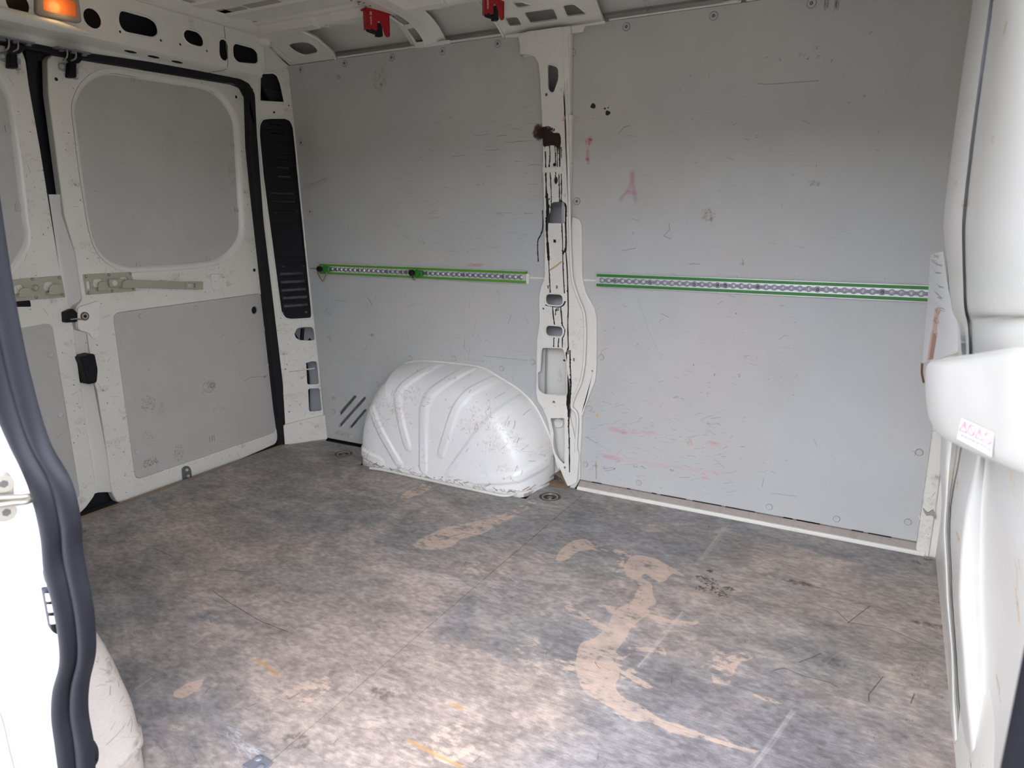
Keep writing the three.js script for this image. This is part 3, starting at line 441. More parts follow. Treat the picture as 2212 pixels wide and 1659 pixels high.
// ------------------------------------------------------------------ far side wall
const wb = thing('wall_back', 'far side wall lined with grey sheets', 'wall', null, 'structure');
const skin = std({ color: 0xd3d5d3, roughness: 0.45 });
part('outer_skin', box(-2.6, -0.3, -2.50, 0.75, 1.66, -2.47), skin, wb);
const screwHead = new THREE.LatheGeometry([[0, 0.003], [0.0035, 0.003], [0.0045, 0.0016], [0.0085, 0.0026], [0.0112, 0.0024], [0.0122, 0.0]].map(([r, y]) => new THREE.Vector2(r, y)), 18).rotateX(Math.PI / 2);
const screwCore = new THREE.LatheGeometry([[0.0016, 0.0037], [0.004, 0.0037], [0.0048, 0.002]].map(([r, y]) => new THREE.Vector2(r, y)), 12).rotateX(Math.PI / 2);
const plugHead = new THREE.LatheGeometry([[0, 0.0016], [0.0065, 0.0018], [0.0078, 0.003], [0.0095, 0.0026], [0.0102, 0.0]].map(([r, y]) => new THREE.Vector2(r, y)), 18).rotateX(Math.PI / 2);
const shadeRingBig = new THREE.TorusGeometry(0.0125, 0.0011, 5, 22), shadeRingSmall = new THREE.TorusGeometry(0.0104, 0.0008, 5, 20), mShadeRing = std({ color: 0x8a8882, roughness: 0.8 });  // dark rings stand in for the shadow gap round each screw
function screws(parent, pts, z, mat, open) {
  for (const [x, y] of pts) { const m = part('screw', open ? screwHead : plugHead, mat, parent); m.position.set(x, y, z); if (open) { const c = part('screw', screwCore, mScrewDark, parent); c.position.set(x, y, z); } const w = part('screw_shade_ring', open ? shadeRingBig : shadeRingSmall, mShadeRing, parent); w.position.set(x, y, z); }
}
const mWash = std({ color: 0xb9b8b2, roughness: 0.6 });
{
  const seam = 0.7935, gap = 0.0008, uvL = (g) => uvIn(g, -2.42, 0, 1.3, 1.7), uvR = (g) => uvIn(g, -1.09, 0, 1.3, 1.7);
  const T = 0.012;
  const lu = part('lining_panel', onWall(uvL(sheet([[cornerX(seam), seam + gap], [-1.145, seam + gap], [-1.145, 1.50], [-1.15, 1.55], [-1.20, 1.60], [-1.20, 1.645], [-2.3725, 1.645]], [], T, 0.0015)), -2.38), mLiningL, wb, 'upper grey sheet beside the rear corner pillar');
  const slots = [[[-2.1992, 0.1354], [-2.1035, 0.2281], [-2.0924, 0.2316], [-2.0874, 0.225], [-2.1837, 0.1301], [-2.1981, 0.1244]], [[-2.2015, 0.0777], [-2.045, 0.2301], [-2.0333, 0.2315], [-2.0357, 0.2219], [-2.1927, 0.0692], [-2.2023, 0.0656]], [[-2.1391, 0.0768], [-2.0439, 0.1725], [-2.035, 0.1737], [-2.0336, 0.1666], [-2.1303, 0.0699], [-2.1397, 0.067]]].map((q) => rounded(q, 0.003, 2));
  const ll = part('lining_panel', onWall(uvL(sheet([[-2.284, 0.004], [-1.12, 0.004], [-1.12, 0.28], [-1.145, 0.31], [-1.145, seam - gap], [cornerX(seam), seam - gap]], slots, T, 0.0015)), -2.38), mLiningL, wb, 'lower grey sheet behind the wheel arch with three slanting slots');
  const ru = part('lining_panel', onWall(uvR(sheet([[-1.085, seam + gap], [0.152, seam + gap], [0.152, 1.645], [-1.085, 1.645]], [], T, 0.0015)), -2.38), mLiningR, wb, 'upper grey sheet between centre pillar and bulkhead with red smears');
  const rl = part('lining_panel', onWall(uvR(sheet([[-1.05, 0.028], [0.152, 0.028], [0.152, seam - gap], [-1.05, seam - gap]], [], T, 0.0015)), -2.38), mLiningR, wb, 'lower grey sheet above the floor ledge with pink scrapes');
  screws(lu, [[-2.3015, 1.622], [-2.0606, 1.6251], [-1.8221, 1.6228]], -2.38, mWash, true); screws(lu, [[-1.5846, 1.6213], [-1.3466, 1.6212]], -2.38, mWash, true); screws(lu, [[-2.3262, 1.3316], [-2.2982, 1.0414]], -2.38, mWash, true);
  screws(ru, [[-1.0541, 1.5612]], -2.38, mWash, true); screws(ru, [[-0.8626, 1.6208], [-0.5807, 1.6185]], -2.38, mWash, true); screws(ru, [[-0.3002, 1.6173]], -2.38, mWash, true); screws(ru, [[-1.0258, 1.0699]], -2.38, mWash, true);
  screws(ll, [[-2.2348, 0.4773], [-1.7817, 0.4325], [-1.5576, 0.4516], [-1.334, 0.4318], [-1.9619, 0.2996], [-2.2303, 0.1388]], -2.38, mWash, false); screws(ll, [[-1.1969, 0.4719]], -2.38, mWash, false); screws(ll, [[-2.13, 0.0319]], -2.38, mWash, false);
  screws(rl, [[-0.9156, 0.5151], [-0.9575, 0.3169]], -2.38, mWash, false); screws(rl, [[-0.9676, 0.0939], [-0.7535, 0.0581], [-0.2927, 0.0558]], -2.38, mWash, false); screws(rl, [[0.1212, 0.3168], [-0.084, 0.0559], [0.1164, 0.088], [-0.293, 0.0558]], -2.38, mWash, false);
  // joint strip that shows in the gaps between the rails
  part('joint_strip', box(-1.217, 0.7905, -2.381, -1.145, 0.7965, -2.3775), mPaint, wb); part('joint_strip', box(-1.01, 0.7905, -2.381, -0.944, 0.7965, -2.3775), mPaint, wb); part('joint_strip', box(-2.318, 0.7915, -2.381, -2.256, 0.7955, -2.378), mAluDark, wb);
  // painted flange above the sheets
  part('top_flange', box(-2.10, 1.646, -2.40, -1.685, 1.654, -2.379, 0.002), mPaint, wb); part('top_flange', box(-1.555, 1.646, -2.40, -1.33, 1.654, -2.379, 0.002), mPaint, wb); part('top_flange', box(-0.925, 1.646, -2.40, -0.50, 1.652, -2.379, 0.002), mPaint, wb);
  // sloping ledge under the right sheet, with a row of dark gaps at its upper edge, and the white sill rim
  const ledgeTex = paintTexture(512, 0.5, [164, 154, 144], 160, 60, 0.5);
  part('ledge', solidProfileX([[-2.395, 0.0], [-2.352, 0.0], [-2.352, 0.012], [-2.3725, 0.0265], [-2.395, 0.0268]], -0.985, 0.152), std({ map: ledgeTex, roughness: 0.8 }), wb, 'dusty sloping ledge below the sheet');
  for (const [a, b] of [[-0.9375, 0.0396], [-0.8993, 0.0411], [-0.7979, 0.0394], [-0.7848, 0.0391], [-0.7026, 0.0388], [-0.6849, 0.0385], [-0.6699, 0.0382], [-0.5763, 0.0371], [-0.5522, 0.0367], [-0.451, 0.0364], [-0.4372, 0.0366], [-0.338, 0.0358], [-0.2446, 0.0356], [-0.2169, 0.0351], [-0.2022, 0.0348], [-0.1399, 0.0337]].reduce((o, p, i) => { i % 2 ? o[o.length - 1].push(p[0]) : o.push([p[0]]); return o; }, [])) part('gap_slot', box(a, 0.0255, -2.3815, b, 0.0295, -2.3775), mDark, wb);
  for (const [a, b] of [[-0.2462, 0.0362], [-0.2164, 0.0352], [-0.2038, 0.0354], [-0.1314, 0.0355], [-0.0373, 0.0356], [-0.002, 0.034], [0.0114, 0.0346], [0.0768, 0.0345]].reduce((o, p, i) => { i % 2 ? o[o.length - 1].push(p[0]) : o.push([p[0]]); return o; }, [])) part('gap_slot', box(a, 0.0255, -2.3815, b, 0.0295, -2.3775), mDark, wb);
  part('sill_rim', join([solidProfileX([[-2.356, -0.012], [-2.3435, -0.012], [-2.3435, 0.006], [-2.347, 0.011], [-2.353, 0.012], [-2.356, 0.012]], -0.985, 0.17)]), mPaintWorn, wb, 'white rim along the floor');
  const up = sheet(rounded([[0.146, 0.004], [0.182, -0.012], [0.182, 1.66], [0.146, 1.66]], 0.006), [rounded([[0.1452, 0.1231], [0.1597, 0.1217], [0.1605, 0.1143], [0.1472, 0.1146]], 0.001)], 0.03, 0.004);
  part('end_rim', onWall(up, -2.352), mPaintWorn, wb, 'upright white rim at the bulkhead end');
  part('end_panel', box(0.180, -0.01, -2.385, 0.2, 1.66, -2.362), mPaint, wb);
  part('sealant', onWall(sheet(smooth([[0.1488, 0.1538], [0.1628, 0.1413], [0.1756, 0.1527], [0.1868, 0.1242], [0.1742, 0.1348], [0.1603, 0.1319]], 3), [], 0.006), -2.345), std({ color: 0x9b968a, roughness: 0.9 }), wb, 'torn strip of old sealant');
}

// ------------------------------------------------------------------ centre pillar
const cp = thing('body_pillar', 'cream centre pillar with black tar runs between the wall sheets', 'pillar');
{
  const left = [[-1.249, 1.6284], [-1.2415, 1.6002], [-1.2414, 1.5692], [-1.2045, 1.567], [-1.181, 1.5539], [-1.1678, 1.5328], [-1.1622, 1.489], [-1.1544, 1.3769]].concat([[-1.1495, 1.3007], [-1.1441, 1.1184]], [[-1.1406, 1.0478], [-1.1361, 0.9057], [-1.1359, 0.7992], [-1.1519, 0.7568], [-1.1577, 0.7293], [-1.155, 0.6344], [-1.1644, 0.5626], [-1.1655, 0.4436], [-1.1664, 0.3594], [-1.1592, 0.3258]], [[-1.1368, 0.3007], [-1.1163, 0.2581], [-1.1072, 0.2165], [-1.0887, 0.1221], [-1.0651, 0.0769], [-1.0475, 0.0418], [-1.0286, 0.0013]]);
  const right = [[-0.9882, 0.0252], [-0.9826, 0.1393]].concat([[-1.0247, 0.2829], [-1.0216, 0.3194], [-0.9819, 0.432], [-0.9712, 0.5335], [-0.9776, 0.6804], [-0.9997, 0.7275], [-1.0243, 0.7938], [-1.0349, 0.8981], [-1.0411, 1.0928]], [[-1.0416, 1.1163], [-1.0514, 1.2954], [-1.061, 1.4737]], [[-1.049, 1.4759], [-1.0566, 1.6121], [-1.0483, 1.6143], [-1.0487, 1.6371], [-1.0549, 1.6392], [-1.2207, 1.6391]]);
  const H = (q, r = 0.008, n = 5) => rounded(q, r, n);
  const holes = [
    H([[-1.1318, 1.5283], [-1.0923, 1.5149], [-1.0879, 1.4793], [-1.1062, 1.4334], [-1.1202, 1.4345], [-1.1302, 1.4494]], 0.012),
    H([[-1.1105, 1.0671], [-1.0618, 1.0679], [-1.0567, 0.9939], [-1.1254, 0.9938]], 0.01),
    stad(-1.0939, 0.7202, 0.0725, 0.044), stad(-1.0921, 0.6036, 0.0725, 0.042),
    H([[-1.1439, 0.5377], [-1.0534, 0.5433], [-1.0398, 0.4869], [-1.0357, 0.3644], [-1.135, 0.3568], [-1.158, 0.3736], [-1.1598, 0.4416], [-1.149, 0.4443]], 0.012),
    H([[-1.1061, 0.2648], [-1.0451, 0.2741], [-1.0422, 0.0907], [-1.057, 0.099], [-1.0801, 0.1235], [-1.0903, 0.1544], [-1.0889, 0.2085]], 0.008),
    circ(-1.0779, 1.4408, 0.0042), circ(-1.1374, 1.4297, 0.0042), circ(-1.0601, 1.3494, 0.0042), circ(-1.0959, 1.1426, 0.007, 0.0125), circ(-1.1213, 1.0787, 0.0035), circ(-1.058, 1.0897, 0.0038), circ(-1.102, 1.1959, 0.007, 0.006),
    ...[[-1.0973, 0.9311, 0.011, 0.0095], [-1.1213, 0.7655, 0.0055, 0.011], [-1.086, 0.7661, 0.0055, 0.011], [-1.0814, 0.6854, 0.012, 0.011], [-1.0911, 0.3321, 0.0095, 0.007], [-1.0125, 0.5022, 0.006, 0.0115], [-1.0363, 0.5277, 0.012, 0.016], [-1.0408, 0.0773, 0.007, 0.009]].map(([x, y, w, h]) => rect(x - w / 2, y - h / 2, x + w / 2, y + h / 2)),
    circ(-1.1395, 0.684, 0.003), circ(-1.0723, 0.0975, 0.003),
  ];
  const uvP = (g) => uvIn(g, -1.325, 0, 0.425, 1.7);
  const pf = part('pillar_face', onWall(uvP(sheet(rounded(left.concat(right), 0.006, 3), holes, 0.006, 0.0018)), -2.35), mPillar, cp);
  // turned back edge on the left and its raised lips round the openings
  const wallStrip = (pts, z0, z1) => loft(smooth(pts, 4, false).map(([x, y]) => [[x, y, z0], [x - 0.002, y, z1]]));
  part('side_flange', wallStrip(left.map(([x, y]) => [x + 0.001, y]), -2.353, -2.384), mPaint, cp);
  const lip = (pts, r) => tube(pts.map(([x, y]) => [x, y, -2.3492]), r, pts.length * 2, 6, true);
  for (const k of [0, 2, 3, 4]) part('pressed_lip', lip(holes[k], k === 0 || k === 4 ? 0.002 : 0.0032), mPaint, pf);
  // flared outer member that runs down the right side
  const fo = [[-1.0376, 1.0172], [-1.0099, 1.0079], [-1.0001, 0.9847], [-0.9935, 0.8033], [-0.9791, 0.7511], [-0.9411, 0.6903], [-0.9335, 0.6617], [-0.9282, 0.4845], [-0.9333, 0.4235], [-0.9605, 0.3488], [-0.9832, 0.2841]].concat([[-0.9805, 0.2983], [-0.9846, 0.1336], [-0.9833, 0.0364], [-0.9981, 0.0008], [-1.0146, -0.0189], [-1.0374, -0.0176], [-1.0398, 0.0482], [-1.0374, 0.2644]], [[-1.0464, 0.2756], [-1.0002, 0.4264], [-0.9973, 0.5282], [-1.0062, 0.6766], [-1.0406, 0.7919], [-1.0483, 0.9067]]);
  part('flared_member', onWall(sheet(rounded(fo, 0.006, 3), [circ(-0.945, 0.4637, 0.003), rect(...[-0.9921, 0.7466].map((v, i) => v - 0.003), ...[-0.9804, 0.7423])], 0.012, 0.004, 3), -2.366), mPaint, cp);
  part('pressed_bead', tube([[-1.0609, 1.4694], [-1.0509, 1.2954], [-1.0416, 1.1163], [-1.0372, 1.0063]].concat([[-1.0318, 0.8982], [-1.0211, 0.7939], [-0.9965, 0.7277], [-0.975, 0.6805], [-0.9675, 0.5338], [-0.9776, 0.4324], [-1.0145, 0.3203]], [[-0.9946, 0.3008], [-0.9938, 0.1482]]).map(([x, y]) => [x - 0.003, y, -2.3525]), 0.0055, 120, 6), mPaint, cp);
  part('side_flange', box(-1.066, 0.98, -2.378, -1.043, 1.20, -2.357, 0.003), mPaint, cp); part('side_flange', box(-1.084, 1.20, -2.378, -1.043, 1.36, -2.357, 0.003), mPaint, cp); part('side_flange', box(-1.09, 1.36, -2.378, -1.05, 1.64, -2.3555, 0.003), mPaint, cp);
  // strap across the face, weld spots, lower foot
  part('strap', onWall(sheet(rounded([[-1.146, 1.1875], [-1.0707, 1.1867], [-1.0684, 1.1704], [-1.1447, 1.1691]], 0.003), [], 0.006, 0.001), -2.3445), mPaintWorn, cp);
  part('reinforcement', onWall(sheet(rounded([[-1.2201, 1.6391], [-1.0783, 1.6399], [-1.0703, 1.4788], [-1.0791, 1.4778], [-1.0867, 1.4845], [-1.0923, 1.5149], [-1.1512, 1.5462], [-1.1569, 1.5895], [-1.1841, 1.6084], [-1.2184, 1.6121]], 0.008), [H([[-1.1344, 1.5306], [-1.0905, 1.5158], [-1.0864, 1.4791], [-1.1061, 1.4301], [-1.1202, 1.4323], [-1.1317, 1.4495]], 0.012)], 0.002, 0.0006), -2.3475), mPaint, cp);
  for (const [x, y] of [[-1.1791, 1.6259], [-1.0965, 1.6145], [-1.144, 1.5849], [-1.1284, 1.5621], [-1.0681, 1.4967]]) part('spot_weld', new THREE.TorusGeometry(0.004, 0.0007, 5, 14).translate(x, y, -2.347), mPaint, pf);
  part('foot', loft([[-1.1215, -0.0049, -2.35], [-1.0997, 0.0274, -2.34], [-1.0696, 0.0509, -2.33], [-1.0462, 0.0387, -2.335], [-1.0217, -0.0039, -2.345]].map((p, i) => [[p[0], p[1] + 0.0, p[2]], [p[0], p[1] + 0.004, -2.375]])), std({ color: 0x77664f, roughness: 0.95 }), cp, 'rusty dirt-covered foot');
  part('dirt_heap', (() => { const g = new THREE.SphereGeometry(1, 24, 12, 0, 6.283, 0, 1.571); g.scale(0.042, 0.02, 0.028); const p = g.attributes.position; for (let i = 0; i < p.count; i++) p.setY(i, p.getY(i) * (0.7 + 0.6 * vnoise(p.getX(i) * 90, p.getZ(i) * 90))); g.computeVertexNormals(); return g.translate(-1.065, -0.001, -2.355); })(), std({ color: 0x6f5d48, roughness: 1 }), cp, 'brown dirt caked at the foot');
  part('inner_boss', join([onWall(sheet(circ(-1.0932, 0.2353, 0.02), [], 0.006, 0.002), -2.40), onWall(sheet(rect(-1.15, 0.02, -1.06, 0.26), [], 0.003), -2.41)]), mPaint, cp);
  part('inner_plate', onWall(sheet(rounded([[-1.185, 0.31], [-1.05, 0.31], [-1.05, 0.56], [-1.185, 0.56]], 0.01), [circ(-1.0829, 0.4802, 0.005, 0.0035)], 0.003, 0.001), -2.425), mPaint, cp);
}
// tar blob standing proud of the pillar
single('tar_lump', (() => { const g = new THREE.IcosahedronGeometry(0.007, 3), p = g.attributes.position; for (let i = 0; i < p.count; i++) { const k = 0.8 + 0.5 * vnoise(p.getX(i) * 500 + 9, p.getY(i) * 500 + p.getZ(i) * 300); p.setXYZ(i, p.getX(i) * k, p.getY(i) * k, p.getZ(i) * k * 0.6); } g.computeVertexNormals(); return g.translate(-1.1394, 1.2499, -2.349); })(), mPaint, 'small pale lump of filler in the tar stain on the centre pillar', 'lump');

// ------------------------------------------------------------------ rear corner pillar and its vent grille
const dp = thing('body_pillar', 'cream rear corner pillar with openings beside the black vent grille', 'pillar');
const grilleOut = [[0.0114, 1.3928], [0.0273, 1.4165], [0.0591, 1.424], [0.1289, 1.4313], [0.1526, 1.4228], [0.1652, 1.3966], [0.1834, 1.1453], [0.1766, 0.9959]].concat([[0.1797, 0.8237], [0.1833, 0.6246], [0.1771, 0.5884], [0.1585, 0.5685], [0.0738, 0.5697], [0.053, 0.5775], [0.039, 0.6056], [0.0335, 0.7125]], [[0.0086, 1.1942], [0.0065, 1.3552]]);
{
  const out = [[-0.004, -0.012], [DW, -0.012], [DW + 0.002, 0.8], [DW + 0.002, 1.648], [0.07, 1.648], [0.03, 1.612], [-0.004, 1.606]];
  const wide = (q, k) => { const cx = q.reduce((s, p) => s + p[0], 0) / q.length, cy = q.reduce((s, p) => s + p[1], 0) / q.length; return q.map(([x, y]) => [cx + (x - cx) * (1 + k), cy + (y - cy) * (1 + k * 0.25)]); };
  const inner = (q) => q.map(([x, y]) => [clamp(x, 0.004, DW - 0.006), y]);
  const holes = [rounded(inner(grilleOut), 0.004, 2), rounded(inner([[0.0323, 1.5947], [0.0934, 1.6065], [0.1112, 1.5991], [0.1229, 1.5701], [0.1337, 1.4924], [0.0205, 1.4846]]), 0.006, 4),
    rounded(inner([[0.0849, 0.505], [0.0975, 0.5282], [0.1196, 0.5322], [0.1577, 0.5287], [0.1787, 0.5144], [0.1797, 0.4895], [0.169, 0.4689], [0.1468, 0.4668], [0.104, 0.4737], [0.0888, 0.4863]]), 0.006), rounded(inner([[0.1208, 0.3746], [0.1711, 0.3686], [0.1674, 0.2615], [0.1175, 0.2651]]), 0.01), rounded(inner([[0.1192, 0.2459], [0.1679, 0.2423], [0.1653, 0.1334], [0.1151, 0.1367]]), 0.01)];
  const dots = [[0.0823, 1.4489, 0.008], [0.0387, 0.3481, 0.006], [0.0397, 0.1485, 0.006], [0.152, 1.4837, 0.006], [0.0547, 0.3838, 0.004], [0.1402, 0.3754, 0.009]];
  const g = sheet(out, holes.concat(dots.map(([x, y, s]) => rect(x - s / 2, y - s / 2, x + s / 2, y + s / 2))), 0.004);
  const pf = part('pillar_face', onCorner(g), mPaintWorn, dp);
  for (const h of holes.slice(0, 2)) { const pts = h.map(([x, y]) => { const q = new THREE.BufferGeometry(); q.setAttribute('position', new THREE.Float32BufferAttribute([x, y, 0], 3)); onCorner(q); return [q.attributes.position.getX(0), q.attributes.position.getY(0), q.attributes.position.getZ(0)]; }); part('pressed_lip', tube(pts, 0.0042, 160, 6, true), mPaint, pf); }
  part('base_box', onCorner(sheet(rounded([[0.012, -0.004], [DW + 0.004, -0.004], [DW + 0.004, 0.115], [0.06, 0.10], [0.012, 0.09]], 0.006), [], 0.012, 0.003), 0.012), mPaintWorn, dp, 'scuffed box section at the floor');
  part('bend', tube([[-2.372, 0.338, -2.26], [-2.345, 0.338, -2.30], [-2.315, 0.338, -2.362]], 0.003, 12, 6), mPaint, dp);
  part('inner_skin', box(-2.52, 0, -2.462, -2.46, 1.25, -2.2), skin, dp);
  part('inner_skin', box(-2.46, 0, -2.466, -2.28, 1.25, -2.455), skin, dp); part('cavity_shade_sheet', box(-2.46, 1.25, -2.468, -2.26, 1.60, -2.452), std({ color: 0x4b4d52, roughness: 0.7 }), dp, 'dark sheet standing in for shade behind the upper opening'); part('cavity_shade_sheet', box(-2.475, 1.25, -2.452, -2.462, 1.555, -2.2), std({ color: 0x4b4d52, roughness: 0.7 }), dp);  // dark sheets imitate the shade inside the closed upper cavity
  part('cable', tube([[-2.37, 0.52, -2.36], [-2.365, 0.46, -2.345], [-2.36, 0.30, -2.36], [-2.37, 0.1, -2.355]], 0.008, 30, 8), mBlackPlastic, dp, 'black cable behind the openings');
  part('cable', tube([[-2.40, 0.50, -2.33], [-2.37, 0.44, -2.36], [-2.35, 0.47, -2.385]], 0.006, 20, 8), mBlackPlastic, dp);
  part('brace_strip', (() => { const g = new THREE.BoxGeometry(0.02, 0.30, 0.012); g.rotateX(0.62); return g.translate(-2.43, 1.50, -2.30); })(), mBlackPlastic, dp, 'black strip crossing the upper opening');
}
const vg = thing('vent_grille', 'tall black slotted vent grille on the rear corner pillar', 'grille');
{
  const q = grilleOut.map(([x, y]) => [clamp(x, 0.006, DW - 0.008), y]);
  const bar = (p, w, h) => stad(clamp(p[0], 0.05, DW - 0.05), p[1], w, h);
  const slotY = [[[0.1012, 0.7725], [0.1026, 0.7369], [0.104, 0.7012], [0.1055, 0.6664], [0.1058, 0.6304]]][0];
  const slots = slotY.map((p) => rounded(rect(p[0] - 0.052, p[1] - 0.0055, p[0] + 0.05, p[1] + 0.0055), 0.005, 4));
  const upper = [[[0.0921, 1.1182], [0.0929, 1.0833]]][0].map((p) => rounded(rect(p[0] - 0.055, p[1] - 0.0035, p[0] + 0.055, p[1] + 0.0035), 0.003, 3));
  const thin = [[0.0834, 1.3997], [0.089, 1.3651], [0.0995, 1.2593], [0.1033, 1.2252], [0.1074, 1.1887]].map((p) => rounded(rect(p[0] - 0.03, p[1] - 0.003, p[0] + 0.03, p[1] + 0.003), 0.0028, 3));
  part('grille_plate', onCorner(sheet(rounded(q, 0.006, 3), slots.concat(upper, thin), 0.006), -0.008), mBlackPlastic, vg);
  const ribs = [[0.0879, 1.3839], [0.0901, 1.3462], [0.0914, 1.3289], [0.0973, 1.2976], [0.0981, 1.2757], [0.1008, 1.2417], [0.1062, 1.2071], [0.1086, 1.1709], [0.1128, 1.1531], [0.1075, 1.0353]].concat([[0.1166, 1.0402], [0.1093, 0.9915], [0.1007, 0.8441], [0.1015, 0.8089], [0.102, 0.7559], [0.1034, 0.7202], [0.1048, 0.6844], [0.1062, 0.6484], [0.1054, 0.6123]]);
  for (const [x, y] of ribs) part('slat', onCorner(sheet(rounded(rect(clamp(x, 0.07, DW - 0.07) - 0.06, y - 0.004, clamp(x, 0.07, DW - 0.07) + 0.06, y + 0.004), 0.003, 3), [], 0.006, 0.002), -0.003), mBlackPlastic, vg);
  part('lower_frame', onCorner(sheet(rounded([[0.0351, 0.826], [0.1712, 0.8252], [0.1735, 0.6101], [0.0478, 0.6156]], 0.01), [rounded([[0.0417, 0.82], [0.1632, 0.8195], [0.1668, 0.6167], [0.0537, 0.6224]], 0.008)], 0.004, 0.001), -0.004), mBlackPlastic, vg);
  for (const [x, y] of [[0.0654, 0.8075], [0.1568, 0.8067], [0.0508, 1.0367], [0.1457, 1.0393], [0.0468, 0.602], [0.1416, 0.5974]]) part('screw', onCorner(sheet(circ(clamp(x, 0.016, DW - 0.02), y, 0.005), [], 0.004, 0.001), -0.003), mScrewDark, vg);
}
// ------------------------------------------------------------------ frames between wall and roof
const onC = (q, r, n = 4) => rounded(q, r, n);
{
  const g1 = thing('roof_gusset', 'cream rear corner gusset with one oval opening below the roof', 'gusset');
  const hole = onC([[-2.2559, 0.1144], [-2.2324, 0.1253], [-2.1677, 0.1247], [-2.1493, 0.1139], [-2.1406, 0.0884], [-2.1491, 0.0614], [-2.1722, 0.0499], [-2.2293, 0.0476], [-2.2467, 0.0567], [-2.2607, 0.0886]], 0.02);
  part('gusset_plate', onCant(sheet([[-2.36, 0.001], [-2.102, 0.001], [-2.082, 0.042], [-2.083, 0.135], [-2.118, 0.19], [-2.36, 0.19]], [hole], 0.004, 0.0015)), mPaint, g1);
  part('edge_bead', tube([[-2.105, 0.002], [-2.086, 0.043], [-2.087, 0.134], [-2.12, 0.188]].map(([x, s]) => [x, 1.643 + 0.385 * s, -2.378 + 0.923 * s]), 0.0045, 40, 6), mPaint, g1);
  part('edge_bead', tube([[-2.325, 0.03], [-2.325, 0.15]].map(([x, s]) => [x, 1.641 + 0.385 * s, -2.378 + 0.923 * s]), 0.004, 10, 6), mPaint, g1);
  const g2 = thing('roof_gusset', 'wide cream gusset with four openings on top of the centre pillar', 'gusset');
  const hs = [[[-1.2726, 0.0916], [-1.2238, 0.0879], [-1.2268, 0.0406], [-1.2763, 0.0428]], [[-1.21, 0.1545], [-1.1787, 0.1521], [-1.1458, 0.1275], [-1.2038, 0.1262]], [[-1.1927, 0.1021], [-1.0834, 0.1], [-1.0892, 0.0428], [-1.1947, 0.0438]], [[-1.0481, 0.1067], [-1.0069, 0.106], [-0.983, 0.0482], [-1.0548, 0.0488]]].map((q) => onC(q, 0.01));
  part('gusset_plate', onCant(sheet([[-1.325, -0.004], [-0.94, -0.004], [-0.93, 0.12], [-0.92, 0.22], [-1.335, 0.22], [-1.322, 0.12], [-1.318, 0.07]], hs, 0.004, 0.0015)), mPaint, g2);
  const bead = (pts) => tube(pts.map(([x, s]) => [x, 1.643 + 0.385 * s, -2.378 + 0.923 * s]), 0.005, 40, 6);
  part('edge_bead', bead([[-1.322, 0], [-1.316, 0.07], [-1.32, 0.12], [-1.33, 0.215]]), mPaint, g2);
  part('edge_bead', bead([[-0.944, 0], [-0.934, 0.11], [-0.925, 0.215]]), mPaint, g2);
  for (const h of hs) part('pressed_lip', tube(h.map(([x, s]) => [x, 1.645 - 0.923 * 0.001 + 0.385 * s, -2.38 + 0.923 * s + 0.0004]), 0.0024, 60, 5, true), mPaint, g2);
  part('lower_skirt', onWall(sheet(onC([[-1.3035, 1.6323], [-1.2509, 1.6286], [-1.2416, 1.6244], [-1.2219, 1.6232], [-1.2207, 1.6413], [-1.0488, 1.6381], [-1.0471, 1.6172], [-1.0058, 1.6167], [-1.0002, 1.6344], [-0.928, 1.633], [-0.9295, 1.6422], [-1.3029, 1.6399]], 0.004), [], 0.004, 0.001), -2.356), mPaint, g2);
  part('hook_tab', onWall(sheet(onC([[-1.2415, 1.6017], [-1.2218, 1.6039], [-1.2219, 1.6232], [-1.2377, 1.6239]], 0.004), [], 0.012, 0.002), -2.362), mPaint, g2);
  const g3 = thing('roof_gusset', 'small cream gusset with one opening at the top right of the far wall', 'gusset');
  part('gusset_plate', onCant(sheet([[-0.485, 0.0], [-0.34, 0.0], [-0.33, 0.2], [-0.475, 0.2]], [onC([[-0.5484, 0.0349], [-0.5096, 0.0324], [-0.5101, 0.0101], [-0.553, 0.0087]], 0.006)], 0.005, 0.002)), mPaint, g3);
  part('gusset_plate', onCant(sheet([[-0.325, 0.0], [-0.30, 0.0], [-0.29, 0.2], [-0.315, 0.2]], [], 0.005, 0.002)), mPaint, g3);
}
{ // side rail of the roof with its mounting pads
  const sr = thing('roof_rail', 'cream roof side rail running along the top of the far wall', 'roof rail');
  part('rail_body', solidProfileX([[-2.222, 1.7535], [-2.222, 1.724], [-2.212, 1.718], [-2.195, 1.722], [-2.185, 1.735], [-2.165, 1.7535]], -2.36, 0.2), mPaint, sr);
  for (const [a, b] of [[-2.3, -2.02], [-1.93, -1.76], [-1.55, -1.44], [-1.35, -1.02]]) part('mounting_pad', solidProfileX([[-2.208, 1.73], [-2.205, 1.712], [-2.17, 1.716], [-2.16, 1.75]], a, b, 0.003), mPaint, sr);
  part('stud_ring', join([new THREE.TorusGeometry(0.014, 0.0018, 6, 24).rotateX(Math.PI / 2 - 0.2).translate(-1.972, 1.716, -2.198)]), mPaint, sr);
}
